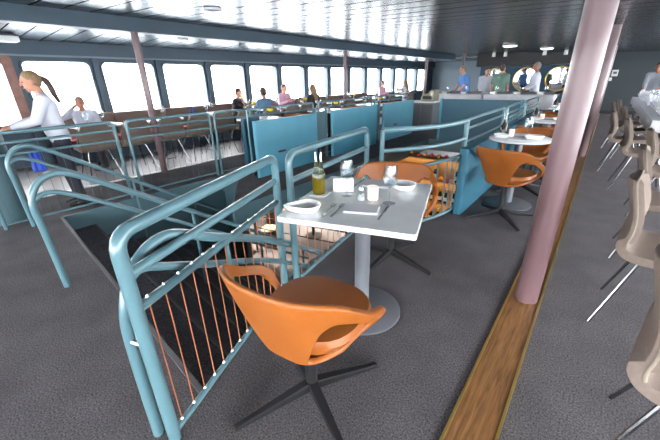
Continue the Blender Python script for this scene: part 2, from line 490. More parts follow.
# ------------------------------------------------------------------ staircase
RISE, RUN, NST = .18, .275, 12
def rail_x(y):  # right limit of the steps
    return -1.18-.43*(y-.5) if y < 1.4 else -1.57-.08*(y-1.4)
st = thing('staircase', 'wide charcoal carpeted staircase going down inside the teal railings', 'staircase', (-2.8, .8, 0))
for k in range(NST):
    z1 = -RISE*(k+1); sl = -.095
    def yy(x, y): return y+sl*(x+4.5)
    ya = .82+RUN*k-.02; yb = .82+RUN*(k+1)
    xr0 = rail_x(yy(-1.3, ya))-.02; xr1 = rail_x(yy(-1.4, yb))-.02
    bm = new_bm()
    xl = -4.485 if k < 7 else -4.06
    poly = [(xl, ya), (xr0, yy(xr0, ya)), (xr1, yy(xr1, yb)), (xl, yb)]
    poly = [(px+2.8, py-.8) for px, py in poly]
    prism(bm, poly, z1-.20, z1)
    stp = obj('step', bm, 'carpet', st)
    bm = new_bm()
    p2 = [(xl, yb-.012), (xr1, yy(xr1, yb)-.012), (xr1, yy(xr1, yb)+.006), (xl, yb+.006)]
    prism(bm, [(px+2.8, py-.8) for px, py in p2], z1-.012, z1+.005)
    obj('nosing', bm, M['nose'], stp)
bm = new_bm(); prism(bm, [(-4.49, .80), (-1.18, .478), (-1.18, .505), (-4.49, .825)], -.004, .006)
struct('trim_8', bm, 'nose')

# ------------------------------------------------------------------ railings
TR = .0235
def lerp(a, b, t): return tuple(a[i]+(b[i]-a[i])*t for i in range(len(a)))
def guard(name, label, A, B, zt, bars, zb, wires=0, wtop=None, wr=.0035, r=TR, rb=.018, wname='wire', wm='copper', group='stair railings', fil=.07, clip=True, feet=(1, 1)):
    """two posts joined by a bent top tube, level bars, a bottom tube and hanging wires"""
    t = thing(name, label, 'railing', (A[0], A[1], 0), 0, group)
    O = Vector((A[0], A[1], 0))
    def P(u, z): return Vector((*lerp(A, B, u), z))-O
    bm = new_bm()
    tube(bm, [P(0, 0.001 if feet[0] else zb), P(0, zt), P(1, zt), P(1, 0.001 if feet[1] else zb)], r, 12, fil)
    obj('frame', bm, 'teal', t, True)
    for z in bars:
        bm = new_bm(); tube(bm, [P(0, z), P(1, z)], rb, 10); obj('mid_bar', bm, 'teal', t, True)
    if zb is not None:
        bm = new_bm(); tube(bm, [P(0, zb), P(1, zb)], rb*.8, 10); obj('bottom_bar', bm, 'teal', t, True)
    for k in range(wires):
        u = (k+.7)/(wires+.4)
        bm = new_bm(); tube(bm, [P(u, zb), P(u, wtop)], wr, 6)
        w = obj(wname, bm, wm, t, True)
        if clip:
            bm = new_bm(); lathe(bm, [(.005, 0), (.0065, .005), (.004, .011), (0, .012)], 8, P(u, wtop+rb-.004)); obj('clip', bm, 'steel', w)
            bm = new_bm(); lathe(bm, [(.007, 0), (.008, .006), (.004, .012), (0, .013)], 8, P(u, zb+rb*.7)); obj('clip', bm, 'steel', w)
    return t
g1 = guard('guardrail', 'large teal tube railing with copper wires in the foreground beside the front orange chair', (-1.085, .30), (-1.495, 1.345), .935, [.79, .655], .035, 14, .655, wr=.0027, r=.0245)
# inner stair handrail carried on the foreground railing (its bent tube and stubs)
O = Vector((-1.085, .30, 0))
bm = new_bm()
hr = [Vector(p) for p in ((-1.165, .27, .001), (-1.165, .275, .45), (-1.165, .29, .62), (-1.18, .34, .735), (-1.2, .41, .795), (-1.22, .49, .815), (-1.235, .57, .795), (-1.26, .72, .715), (-1.44, 1.22, .44), (-1.62, 1.95, -.04), (-1.7, 2.7, -.54))]
hr2 = [hr[0], hr[1]]
# smooth the bend with a Catmull-Rom pass
def smooth(pts, n=6):
    pts = [Vector(p) for p in pts]; out = []
    for i in range(len(pts)-1):
        p0 = pts[max(i-1, 0)]; p1 = pts[i]; p2 = pts[i+1]; p3 = pts[min(i+2, len(pts)-1)]
        for k in range(n):
            t = k/n
            out.append(.5*((2*p1)+(-p0+p2)*t+(2*p0-5*p1+4*p2-p3)*t*t+(-p0+3*p1-3*p2+p3)*t**3))
    out.append(pts[-1]); return out
tube(bm, [p-O for p in smooth(hr)], .021, 12)
obj('handrail', bm, 'teal', g1, True)
bm = new_bm(); tube(bm, [Vector(p)-O for p in smooth([(-1.172, .315, .70), (-1.2, .38, .735), (-1.23, .5, .68), (-1.27, .7, .58), (-1.46, 1.24, .28), (-1.64, 1.98, -.22)])], .017, 10)
obj('lower_handrail', bm, 'teal', g1, True)
bm = new_bm(); tube(bm, [Vector((-1.165, .275, .5))-O, Vector((-1.085, .30, .5))-O], .012, 8); obj('bracket', bm, 'steel', g1, True)
bm = new_bm(); tube(bm, [Vector((-1.28, .80, .665))-O, Vector((-1.28, .80, .40))-O], .012, 8); obj('bracket', bm, 'teal', g1, True)
guard('guardrail', 'teal tube railing behind the marble table with the oil bottle', (-1.45, 1.42), (-1.635, 2.62), .945, [.775, .61], .04, 12, .61, wr=.0027)
# curved end of the opening
cv = smooth([(-1.425, 2.53, 0), (-1.20, 2.85, 0), (-1.075, 3.2, 0), (-1.035, 3.55, 0)], 8)
t = thing('curved_guardrail', 'rounded teal railing with close upright bars behind the second orange chair', 'railing', (-1.2, 2.85, 0), 0, 'stair railings')
O = Vector((-1.2, 2.85, 0))
for z, r_, nm in ((.955, .022, 'top_rail'), (.78, .017, 'mid_bar'), (.62, .017, 'mid_bar'), (.05, .017, 'bottom_bar')):
    bm = new_bm(); tube(bm, [p+Vector((0, 0, z))-O for p in cv], r_, 10); obj(nm, bm, 'teal', t, True)
for p in (cv[0], cv[-1]):
    bm = new_bm(); tube(bm, [p-O+Vector((0, 0, .001)), p+Vector((0, 0, .955))-O], .021, 12); obj('post', bm, 'teal', t, True)
for i in (4, 9, 13, 16, 18, 20, 22, 23):
    p = cv[i]
    bm = new_bm(); tube(bm, [p+Vector((0, 0, .05))-O, p+Vector((0, 0, .62))-O], .008 if i > 12 else .0035, 8); obj('baluster', bm, 'teal' if i > 12 else 'copper', t, True)

# sloping handrails of the stair (left and middle)
def stair_handrail(label, x, y0, zoff, xdrift=0.):
    t = thing('stair_handrail', label, 'handrail', (x, y0, 0), 0, 'stair handrails')
    O = Vector((x, y0, 0))
    top = [(0, 0, .001), (0, -.01, .45), (0, -.015, .64), (0, .03, .755), (0, .11, .81), (0, .2, .81), (0, .34, .735), (0, .6, .56), (0, 1.1, .22), (0, 1.7, -.19), (0, 2.6, -.81)]
    bm = new_bm(); tube(bm, [p for p in smooth(top)], .022, 12); obj('top_rail', bm, 'teal', t, True)
    low = [(0, -.01, .66), (0, .06, .70), (0, .16, .68), (0, .34, .57), (0, .7, .335), (0, 1.1, .07), (0, 1.7, -.34), (0, 2.6, -.96)]
    bm = new_bm(); tube(bm, [p for p in smooth(low)], .017, 10); obj('lower_rail', bm, 'teal', t, True)
    for yy_, zz in ((1.05, .25), (1.8, -.26), (2.5, -.74)):
        k = max(0, int((yy_-.05)/RUN)); zb = -RISE*(k+1)-.2
        bm = new_bm(); tube(bm, [(0, yy_, zz), (0, yy_, zb)], .014, 8); obj('post', bm, 'teal', t, True)
    return t
stair_handrail('teal looped handrail down the middle of the staircase, its foot on the carpet at left', -2.80, .40, 0)
stair_handrail('teal looped handrail against the left side of the staircase, beside the teal pillar', -4.44, .56, 0)

# railings along the left edge of the opening
def lguard(label, y0, y1, wires, x=-4.56):
    return guard('guardrail', label, (x, y0), (x, y1), .945, [.85, .735], .05, wires, .735, .0022, .019, .014, group='window side railings', clip=False, wm='dark_wire')
lguard('teal railing with thin wires in front of the woman server', .36, 1.60, 14)
lguard('teal railing with thin wires before the tan chairs and left pink column', 1.74, 2.90, 13)
guard('guardrail', 'short teal railing with wires left of the first blue panel', (-4.56, 2.98), (-4.5, 3.62), .945, [.85, .735], .05, 8, .735, .0022, .019, .014, group='window side railings', clip=False, wm='dark_wire')
# blue panels with a recessed pull, each in its own posts
def slab(name, label, x, y0, y1, zt, m='panel', pull=True):
    t = thing(name, label, 'panel', (x, y0, 0), 0, 'blue panels')
    bm = new_bm()
    w = y1-y0
    prof = rrect(.07, w, .032, 5)
    prism(bm, [(a, b+w/2) for a, b in prof], .004, zt)
    obj('board', bm, m, t, True)
    if pull:
        bm = new_bm(); lathe(bm, [(.09, 0), (.1, .004), (.09, .008)], 20, (0, 0, 0), 1., .2)
        for v in bm.verts: v.co = Vector((v.co.z+.033, v.co.x+w*.36, v.co.y+zt*.40))
        obj('pull', bm, 'darkwood', t)
    return t
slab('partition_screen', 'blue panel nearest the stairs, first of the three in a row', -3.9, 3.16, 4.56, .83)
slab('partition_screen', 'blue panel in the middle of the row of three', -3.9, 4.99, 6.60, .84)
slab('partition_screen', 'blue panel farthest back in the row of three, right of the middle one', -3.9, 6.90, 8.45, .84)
bm = new_bm(); box(bm, -4.36, -4.28, 3.30, 3.62, .003, .84); tag(obj('narrow_panel', bm, 'panel_dark', bev=.01), 'narrow dark teal panel left of the first blue panel', 'panel')
def rack(label, y0, y1, x=-4.08, zt=.985):
    return guard('guardrail', label, (x, y0), (x, y1), zt, [.89], .05, 0, None, r=.016, rb=.012, group='railings over the blue panels', fil=.05)
rack('thin teal railing rising just above the first blue panel', 3.22, 4.7)
rack('thin teal railing rising just above the middle blue panel', 4.86, 6.7)
rack('thin teal railing rising just above the farthest blue panel', 6.82, 8.5)
# dark glass-like screen frames between panels
def frame_screen(label, y0, y1):
    t = thing('slatted_screen', label, 'screen', (-3.98, y0, 0), 0, 'narrow screens between the panels')
    bm = new_bm()
    for yy_ in (0, y1-y0): box(bm, -.02, .02, yy_-.015, yy_+.015, .003, .9)
    obj('post', bm, 'teal', t)
    bm = new_bm(); box(bm, -.008, .008, .02, y1-y0-.02, .28, .84); obj('board', bm, 'well', t)
frame_screen('narrow slate screen between the first and middle blue panels', 4.63, 4.93)
frame_screen('narrow slate screen between the middle and farthest blue panels', 6.66, 6.86)

# blue boards and railings along the right side of the opening, by the row of tables
def side_board(label, y0, y1):
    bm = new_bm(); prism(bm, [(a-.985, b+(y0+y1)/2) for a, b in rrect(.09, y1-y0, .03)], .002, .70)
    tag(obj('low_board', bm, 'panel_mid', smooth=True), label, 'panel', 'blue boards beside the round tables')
side_board('low blue board ending the rounded railing, behind the third orange chair', 3.40, 5.25)
side_board('low blue board beside the farther round tables', 5.45, 8.2)
guard('guardrail', 'teal railing above the low blue board beside the first round table', (-1.065, 3.62), (-1.065, 5.26), .955, [.86], .72, 0, None, r=.018, rb=.014, fil=.06)
guard('guardrail', 'teal railing above the low blue board beside the farther round tables', (-1.065, 5.46), (-1.065, 6.75), .955, [.86, .79], .72, 7, .79, .006, .016, .013, wname='baluster', wm='teal', clip=False, fil=.06)
guard('guardrail', 'small far teal railing with close bars past the third round table', (-1.065, 6.9), (-1.065, 8.2), .955, [.86, .79], .72, 7, .79, .006, .016, .013, wname='baluster', wm='teal', clip=False, fil=.06)
# end panel of the opening
t = thing('end_panel', 'wide dark blue panel across the far end of the stair opening', 'panel', (-2.1, 7.82, 0), 0)
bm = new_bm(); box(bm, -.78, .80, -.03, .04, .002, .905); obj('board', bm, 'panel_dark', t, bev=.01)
bm = new_bm(); box(bm, -.84, -.78, -.05, .05, .002, .92); obj('post', bm, 'panel', t, bev=.015)
bm = new_bm(); box(bm, .80, .85, -.05, .05, .002, .92); obj('post', bm, 'panel', t, bev=.015)

# ------------------------------------------------------------------ orange tub chair
def se(phi, a, b, n=2.7):
    s, c = math.sin(phi), -math.cos(phi)
    x = math.copysign(abs(s)**(2/n), s)*a; y = math.copysign(abs(c)**(2/n), c)*b
    return x, y
def orange_chair():
    t = thing('tub_chair', '', 'chair')
    bm = new_bm()
    PM = math.radians(114)
    def zt(ph):
        a = abs(math.degrees(ph))
        pts = [(0, .745), (30, .746), (46, .737), (58, .715), (70, .68), (82, .638), (94, .60), (105, .565), (114, .52)]
        for (a0, z0), (a1, z1) in zip(pts[:-1], pts[1:]):
            if a <= a1+1e-6: return z0+(z1-z0)*(a-a0)/(a1-a0)
        return pts[-1][1]
    def zb(ph): return .385+.02*(abs(ph)/PM)**2
    def surf(ph, q):
        k_ = min(1, max(0, (abs(math.degrees(ph))-40)/45)); e = q**(.85-.42*k_)
        a = .14+(.305-.14)*e; b = .16+(.24-.16)*e
        # back leans out a bit towards the top
        x, y = se(ph, a, b, 3.4-.8*e)
        if abs(ph) < 1.6: y -= .03*q*math.cos(ph)
        return Vector((x, y, zb(ph)+(zt(ph)-zb(ph))*q))
    def hole(ph):
        a = abs(math.degrees(ph))
        if a <= 30 or a >= 107: return None
        u = (a-30)/77
        up = [(0, .06), (.05, .34), (.13, .60), (.26, .76), (.5, .83), (.75, .82), (.9, .72), (1, .42)]
        lo = [(0, .06), (.12, .045), (.3, .04), (.6, .05), (.8, .09), (.92, .20), (1, .42)]
        def ip(p):
            for (a0, z0), (a1, z1) in zip(p[:-1], p[1:]):
                if u <= a1+1e-6: return z0+(z1-z0)*(u-a0)/(a1-a0)
            return p[-1][1]
        return ip(lo), ip(up)
    NP = 56
    phis = [-PM+2*PM*i/NP for i in range(NP+1)]
    # snap two columns to the hole ends
    for sgn in (-1, 1):
        for deg in (30, 107):
            tgt = sgn*math.radians(deg)
            i = min(range(NP+1), key=lambda k: abs(phis[k]-tgt)); phis[i] = tgt
    NL, NU = 3, 9
    cols = []
    for ph in phis:
        h = hole(ph)
        a = abs(math.degrees(ph))
        if h is None:
            mid = .06 if a < 60 else .42
            h0 = h1 = mid
        else: h0, h1 = h
        lo = [bm.verts.new(surf(ph, h0*k/NL)) for k in range(NL+1)]
        if h is None:
            up = [lo[-1]]+[bm.verts.new(surf(ph, h1+(1-h1)*k/NU)) for k in range(1, NU+1)]
        else:
            up = [bm.verts.new(surf(ph, h1+(1-h1)*k/NU)) for k in range(NU+1)]
        cols.append((lo, up))
    for (l0, u0), (l1, u1) in zip(cols[:-1], cols[1:]):
        for k in range(NL): bm.faces.new((l0[k], l1[k], l1[k+1], l0[k+1]))
        for k in range(NU): bm.faces.new((u0[k], u1[k], u1[k+1], u0[k+1]))
    bmesh.ops.remove_doubles(bm, verts=bm.verts[:], dist=.0005)
    bmesh.ops.recalc_face_normals(bm, faces=bm.faces[:])
    o = obj('shell', bm, 'leather', t, True)
    s = o.modifiers.new('thick', 'SOLIDIFY'); s.thickness = .024; s.offset = 0
    sb = o.modifiers.new('soft', 'SUBSURF'); sb.levels = 1; sb.render_levels = 1
    # seat pan and cushion
    bm = new_bm()
    def ringse(a, b, z, n=2.6, off=.02): 
        return [Vector((se(2*PI*k/32, a, b, n)[0], se(2*PI*k/32, a, b, n)[1]+off, z)) for k in range(32)]
    def loft(bm, rings, cap0=True, cap1=True):
        R = [[bm.verts.new(p) for p in r] for r in rings]
        for A, B in zip(R[:-1], R[1:]):
            for k in range(len(A)): bm.faces.new((A[k], A[(k+1) % len(A)], B[(k+1) % len(A)], B[k]))
        if cap0: bm.faces.new(R[0][::-1])
        if cap1: bm.faces.new(R[-1])
        bmesh.ops.recalc_face_normals(bm, faces=bm.faces[:])
    loft(bm, [ringse(.10, .10, .365), ringse(.145, .155, .372), ringse(.155, .17, .395), ringse(.15, .165, .41)])
    obj('seat_pan', bm, 'leather', t, True)
    bm = new_bm()
    loft(bm, [ringse(.14, .15, .395, off=.03), ringse(.20, .20, .42, off=.05), ringse(.225, .215, .455, off=.06), ringse(.215, .205, .48, off=.06), ringse(.15, .15, .488, off=.05)])
    obj('seat_cushion', bm, 'leather', t, True)
    bm = new_bm(); lathe(bm, [(.026, .06), (.026, .34), (.09, .352), (.09, .37)], 16); obj('pedestal', bm, 'blackmetal', t, True)
    for k in range(4):
        a = math.radians(58+90*k); c, s_ = math.cos(a), math.sin(a)
        bm = new_bm()
        # tapering foot bar from hub down to the floor
        for (d0, d1) in ((0, .36),):
            vs = []
            for d, w, z0, z1 in ((.0, .022, .055, .105), (.36, .012, .001, .022)):
                for z in (z0, z1):
                    for sg in (-1, 1): vs.append(bm.verts.new((c*d-s_*w*sg, s_*d+c*w*sg, z)))
            for f in ((0, 1, 3, 2), (4, 6, 7, 5), (0, 4, 5, 1), (2, 3, 7, 6), (0, 2, 6, 4), (1, 5, 7, 3)): bm.faces.new([vs[i] for i in f])
        bmesh.ops.recalc_face_normals(bm, faces=bm.faces[:])
        obj('foot', bm, 'blackmetal', t, bev=.004)
    return t
oc = orange_chair()
ochairs = [
 (-.765, .80, 7, 'orange leather tub chair in the foreground with its back to the camera'),
 (-1.09, 2.14, 206, 'orange leather tub chair facing the camera across the marble table'),
 (-.60, 3.58, -17, 'orange leather tub chair in front of the first white round table'),
 (-.60, 4.70, 172, 'orange leather tub chair behind the first white round table'),
 (-.60, 5.40, -4, 'orange leather tub chair in front of the second white round table'),
 (-.60, 6.75, 178, 'orange leather tub chair behind the second white round table'),
 (-.60, 7.75, 0, 'orange leather tub chair in front of the farthest white round table'),
]
for i, (x, y, r, lab) in enumerate(ochairs):
    rz = math.radians(r)
    if i == 0:
        oc.location = (x, y, 0); oc.rotation_euler = (0, 0, rz); oc['label'] = lab; oc['group'] = 'orange tub chairs'
    else: dup(oc, (x, y, 0), rz, lab, 'orange tub chairs')

# ------------------------------------------------------------------ tables by the stairs
TC = (-.93, 1.47); TA = math.radians(17.5)
t = thing('marble_table', 'grey marble topped table with one round pedestal between two orange chairs', 'table', (*TC, 0), TA)
bm = new_bm(); prism(bm, rrect(.67, .775, .012, 3), .722, .75); obj('tabletop', bm, 'marble', t, bev=.003)
bm = new_bm(); lathe(bm, [(.045, .02), (.045, .715), (.13, .717), (.13, .722)], 24); obj('pedestal', bm, 'greymetal', t, True)
bm = new_bm(); lathe(bm, [(.245, .001), (.245, .01), (.23, .02), (.05, .028), (.045, .028)], 40); obj('base', bm, 'greybase', t, True)

def round_table():
    t = thing('round_table', '', 'table')
    bm = new_bm(); lathe(bm, [(.29, .722), (.305, .73), (.305, .742), (.295, .75)], 40); obj('tabletop', bm, 'marble', t, True)
    bm = new_bm(); lathe(bm, [(.04, .02), (.04, .715), (.13, .717), (.13, .722)], 20); obj('pedestal', bm, 'greymetal', t, True)
    bm = new_bm(); lathe(bm, [(.245, .001), (.245, .01), (.23, .02), (.05, .028)], 32); obj('base', bm, 'greybase', t, True)
    return t
rt = round_table()
RT = [(-.62, 4.07, 'round white topped table nearest, beside the low blue board'), (-.585, 5.98, 'second round white topped table in the row along the blue boards'), (-.6, 8.45, 'farthest round white topped table in the row along the blue boards')]
for i, (x, y, lab) in enumerate(RT):
    if i == 0: rt.location = (x, y, 0); rt['label'] = lab; rt['group'] = 'round tables'
    else: dup(rt, (x, y, 0), 0, lab, 'round tables')

# ------------------------------------------------------------------ tableware
def wine_glass():
    t = thing('wine_glass', '', 'glass')
    bm = new_bm(); lathe(bm, [(0, .001), (.034, .001), (.034, .003), (.006, .008), (.004, .02), (.004, .085), (.01, .093), (.03, .105), (.038, .13), (.037, .16), (.031, .205), (.0295, .205), (.0355, .16), (.0365, .131), (.028, .108), (0, .097)], 20)
    obj('bowl', bm, 'glass', t, True)
    return t
def oil_bottle():
    t = thing('oil_cruet', '', 'bottle')
    bm = new_bm(); lathe(bm, [(.0, .001), (.036, .001), (.038, .01), (.038, .11), (.034, .125), (.026, .135), (.026, .15), (0, .15)], 24); obj('body', bm, 'greenglass', t, True)
    bm = new_bm(); lathe(bm, [(0, .006), (.033, .006), (.035, .014), (.035, .10), (0, .101)], 24); obj('oil', bm, 'oil', t, True)
    for s in (-1, 1):
        bm = new_bm(); tube(bm, [(.014*s, 0, .145), (.014*s, 0, .19)], .011, 10); n_ = obj('neck', bm, 'greenglass', t, True)
        bm = new_bm(); tube(bm, [(.014*s, 0, .185), (.014*s, 0, .205), (.016*s, .004, .235)], .006, 8, r2=.003); obj('pourer', bm, 'steel', n_, True)
    return t
def tear_dish():
    t = thing('teardrop_dish', '', 'dish')
    bm = new_bm()
    n = 36
    def pt(k, s, z):
        a = 2*PI*k/n; x = math.cos(a); y = math.sin(a)*(1-.0*x)
        rx = .075; 
        if x < 0: px = x*.072*(1+.35*(-x)**3); py = y*.06*(1-.35*(-x))
        else: px = x*.064; py = y*.06
        return Vector((px*s, py*s, z))
    R = [[bm.verts.new(pt(k, s, z)) for k in range(n)] for s, z in ((.6, .001), (.9, .008), (1.14, .034), (1.17, .040), (1.13, .042), (1.02, .036), (.8, .012), (.4, .009))]
    for A, B in zip(R[:-1], R[1:]):
        for k in range(n): bm.faces.new((A[k], A[(k+1) % n], B[(k+1) % n], B[k]))
    bm.faces.new(R[0][::-1]); bm.faces.new(R[-1])
    obj('bowl', bm, 'white', t, True)
    bm = new_bm(); lathe(bm, [(0, .0095), (.03, .0095), (.028, .0125), (0, .0135)], 20, (.01, 0, 0), 1.2, .7); obj('sauce', bm, 'dish_sauce', t, True)
    return t
def napkin():
    t = thing('napkin', '', 'napkin')
    for k, (w, h, dz) in enumerate(((.175, .12, 0), (.172, .116, .004), (.169, .112, .008))):
        bm = new_bm(); prism(bm, rrect(w, h, .008, 3), .001+dz, .0045+dz)
        bmesh.ops.translate(bm, verts=bm.verts[:], vec=(0, -.002*k, 0)); obj('fold', bm, 'cloth', t, bev=.002)
    return t
def fork():
    t = thing('fork', '', 'cutlery')
    bm = new_bm()
    pr_ = [(-.10, .004), (-.095, .006), (0, .003), (.03, .0045), (.045, .010), (.05, .0105)]
    poly = [(a, w) for a, w in pr_]+[(a, -w) for a, w in pr_[::-1]]
    prism(bm, poly, .002, .0045); obj('handle', bm, 'steel', t)
    bm = new_bm()
    for k in range(4): box(bm, .05, .09, -.0105+k*.0058, -.0075+k*.0058, .002, .0045)
    obj('tines', bm, 'steel', t)
    return t
def knife():
    bm = new_bm()
    prism(bm, [(-.11, .005), (-.11, -.004), (-.01, -.004), (0, -.009), (.09, -.009), (.105, .002), (.1, .004), (0, .004)], .002, .0045)
    o = obj('knife', bm, 'steel'); o['category'] = 'cutlery'; return o
def votive():
    t = thing('votive_candle', '', 'candle')
    bm = new_bm(); lathe(bm, [(0, .001), (.025, .001), (.029, .006), (.029, .075), (.027, .077), (.026, .07), (.026, .035), (0, .035)], 20); obj('holder', bm, 'candle', t, True)
    return t
def shaker():
    t = thing('salt_shaker', '', 'shaker')
    bm = new_bm(); lathe(bm, [(0, .001), (.022, .001), (.024, .01), (.018, .04), (.012, .055), (0, .055)], 16); obj('body', bm, 'glass', t, True)
    bm = new_bm(); lathe(bm, [(0, .003), (.02, .003), (.019, .02), (0, .021)], 16); obj('salt', bm, 'white', t, True)
    bm = new_bm(); lathe(bm, [(.013, .053), (.014, .066), (.008, .076), (0, .078)], 16); obj('cap', bm, 'steel', t, True)
    return t
PT = {}
def put(kind, maker, x, y, z, rz, label, group=None):
    if kind not in PT:
        o = maker(); PT[kind] = o
        o.location = (x, y, z); o.rotation_euler = (0, 0, rz); o['label'] = label
        if group: o['group'] = group
        elif 'group' in o: del o['group']
        return o
    r = dup(PT[kind], (x, y, z), rz, label, group)
    if not group and 'group' in r: del r['group']
    return r
Z = .751
# first table
bm = new_bm(); prism(bm, rrect(.10, .10, .01, 3), .001, .006)
o = obj('coaster_plate', bm, 'white', bev=.002, loc=(-1.175, 1.385, Z)); o.rotation_euler[2] = TA; tag(o, 'flat white plate under the oil cruet on the marble table', 'plate')
put('oil', oil_bottle, -1.18, 1.385, Z+.0065, .5, 'green glass oil cruet with twin pourers on the marble table')
put('dish', tear_dish, -1.055, 1.135, Z, .75, 'white teardrop dish with brown sauce at the near left corner of the marble table')
d2 = put('dish', tear_dish, -.82, 1.73, Z, TA-.3, 'white teardrop dish at the far right corner of the marble table')
put('nap', napkin, -.84, 1.31, Z, .42, 'folded white napkin nearest the camera on the marble table')
put('nap', napkin, -1.0, 1.72, Z, TA, 'folded white napkin at the far side of the marble table')
put('fork', fork, -.975, 1.22, Z, math.radians(109), 'left fork beside the near napkin on the marble table')
put('fork', fork, -.938, 1.24, Z, math.radians(107), 'right fork of the pair beside the near napkin on the marble table')
kn = put('knife', knife, -.735, 1.35, Z, math.radians(105), 'steel knife right of the near napkin on the marble table')
put('knife', knife, -1.11, 1.69, Z, TA+1.5, 'steel knife left of the far napkin on the marble table')
put('wine', wine_glass, -1.035, 1.455, Z, 0, 'wine glass beside the oil cruet on the marble table')
put('wine', wine_glass, -.775, 1.475, Z, 0, 'wine glass in front of the far right dish on the marble table')
put('candle', votive, -.875, 1.475, Z, 0, 'frosted votive candle in the middle of the marble table')
put('salt', shaker, -.925, 1.435, Z, 0, 'small glass salt shaker beside the candle on the marble table')
bm = new_bm(); box(bm, -.06, .06, -.002, .002, .001, .075)
for v in bm.verts: v.co.y -= (v.co.z)*.35
o = obj('menu_card', bm, 'whiteplastic', loc=(-1.115, 1.535, Z)); o.rotation_euler[2] = TA+.3; tag(o, 'pale grey upright card behind the oil cruet on the marble table', 'card')
bm = new_bm(); box(bm, -.06, .06, -.002, .002, .001, .075)
for v in bm.verts: v.co.y += (v.co.z)*.35-.053
obj('back_leaf', bm, 'whiteplastic', o)
def dark_bottle():
    t = thing('oil_bottle', '', 'bottle')
    bm = new_bm(); lathe(bm, [(0, .001), (.033, .001), (.034, .01), (.034, .11), (.014, .14), (.013, .17), (0, .171)], 18); obj('body', bm, 'darkbottle', t, True)
    for s in (-1, 1):
        bm = new_bm(); tube(bm, [(.01*s, 0, .165), (.018*s, 0, .235)], .008, 8, r2=.004); obj('pourer', bm, 'glass', t, True)
    return t
names = ['first', 'second', 'farthest']
for i, (x, y, _) in enumerate(RT):
    nm = names[i]+' round table'
    put('dark', dark_bottle, x-.19, y+.06, Z, .3, 'dark oil bottle with pale pourers on the '+nm)
    put('wine', wine_glass, x+.06, y-.02, Z, 0, 'wine glass on the '+nm)
    put('candle', votive, x-.10, y+.03, Z, 0, 'frosted votive candle on the '+nm)
    put('nap', napkin, x+.0, y-.19, Z, .1, 'folded white napkin at the near edge of the '+nm)
    put('nap', napkin, x-.02, y+.17, Z, .1, 'folded white napkin at the far edge of the '+nm)
    dsh = put('dish', tear_dish, x+.15, y-.06, Z, .4, 'white dish at the right of the '+nm)
    put('dish', tear_dish, x-.17, y-.12, Z, 2.5, 'white dish at the left of the '+nm)

# ------------------------------------------------------------------ upholstered dining chair (faces +X)
def fabric_chair():
    t = thing('dining_chair', '', 'chair')
    prof = [(.235, .445), (.20, .462), (.1, .462), (-.05, .452), (-.15, .450), (-.205, .475), (-.225, .53), (-.218, .60), (-.222, .67), (-.24, .74), (-.262, .81), (-.27, .845)]
    pts = smooth([(x, 0, z) for x, z in prof], 3)
    bm = new_bm(); W = .225
    nW = 10; rows = []
    for i, p in enumerate(pts):
        u = i/(len(pts)-1)
        w = W
        if u > .62: w = W*(1-.42*((u-.62)/.38)**1.6)
        if u < .06: w = W*(1-.25*((.06-u)/.06)**2)
        row = []
        for k in range(nW+1):
            s = -1+2*k/nW
            off = 0
            if p.z > .55: off = .03*s*s      # back wraps slightly forward at its sides
            row.append(bm.verts.new((p.x+off, s*w, p.z+(.006*s*s if p.z < .5 else 0))))
        rows.append(row)
    for A, B in zip(rows[:-1], rows[1:]):
        for k in range(nW): bm.faces.new((A[k], A[k+1], B[k+1], B[k]))
    o = obj('seat_shell', bm, 'fabric', t, True)
    s = o.modifiers.new('thick', 'SOLIDIFY'); s.thickness = .046; s.offset = 0
    b = o.modifiers.new('round', 'BEVEL'); b.width = .02; b.segments = 3; b.limit_method = 'ANGLE'; b.angle_limit = math.radians(50)
    bm = new_bm()
    edge = [rows_i for rows_i in []]
    path = []
    for i, p in enumerate(pts):
        if p.z > .5:
            u = i/(len(pts)-1); w = W
            if u > .62: w = W*(1-.42*((u-.62)/.38)**1.6)
            path.append((p.x+.024, w+.022, p.z))
    path2 = [(x, -y, z) for x, y, z in path][::-1]
    tube(bm, path+path2, .006, 8)  # paler tube paints in the light caught along the back's edge
    obj('lit_edge', bm, 'lit_edge', t, True)
    for sx, sy in ((1, 1), (1, -1), (-1, 1), (-1, -1)):
        bm = new_bm(); tube(bm, [(.12*sx, .13*sy, .43), (.245*sx-.0, .225*sy, .001)], .0095, 8, r2=.008)
        obj('leg', bm, 'chrome', t, True)
    bm = new_bm()
    for sx in (-1, 1): tube(bm, [(.12*sx, -.14, .425), (.12*sx, .14, .425)], .009, 8)
    tube(bm, [(-.12, 0, .425), (.12, 0, .425)], .009, 8)
    obj('underframe', bm, 'chrome', t, True)
    return t
fc = fabric_chair()
rc = [(.525, 1.34, 'tan upholstered chair with chrome legs at the right edge, nearest the camera'),
      (.49, 2.37, 'tan upholstered chair second from the camera in the right hand row'),
      (.57, 3.40, 'tan upholstered chair third from the camera in the right hand row'),
      (.68, 4.55, 'tan upholstered chair fourth from the camera, set back to the right'),
      (.53, 5.55, 'tan upholstered chair fifth from the camera, before the white banquet table'),
      (.40, 6.60, 'tan upholstered chair standing out farthest left, near the second pink column'),
      (.54, 7.70, 'tan upholstered chair beside the near end of the napkin covered table'),
      (.40, 8.75, 'tan upholstered chair second from the far end of the right hand row'),
      (.50, 9.45, 'tan upholstered chair at the far end of the right hand row')]
for i, (x, y, lab) in enumerate(rc):
    rz = math.radians([-11, -7, -3, 0, 1, 0, 1, 0, 0][i])
    if i == 0: fc.location = (x, y, 0); fc.rotation_euler = (0, 0, rz); fc['label'] = lab; fc['group'] = 'tan chairs on the right'
    else: dup(fc, (x, y, 0), rz, lab, 'tan chairs on the right')

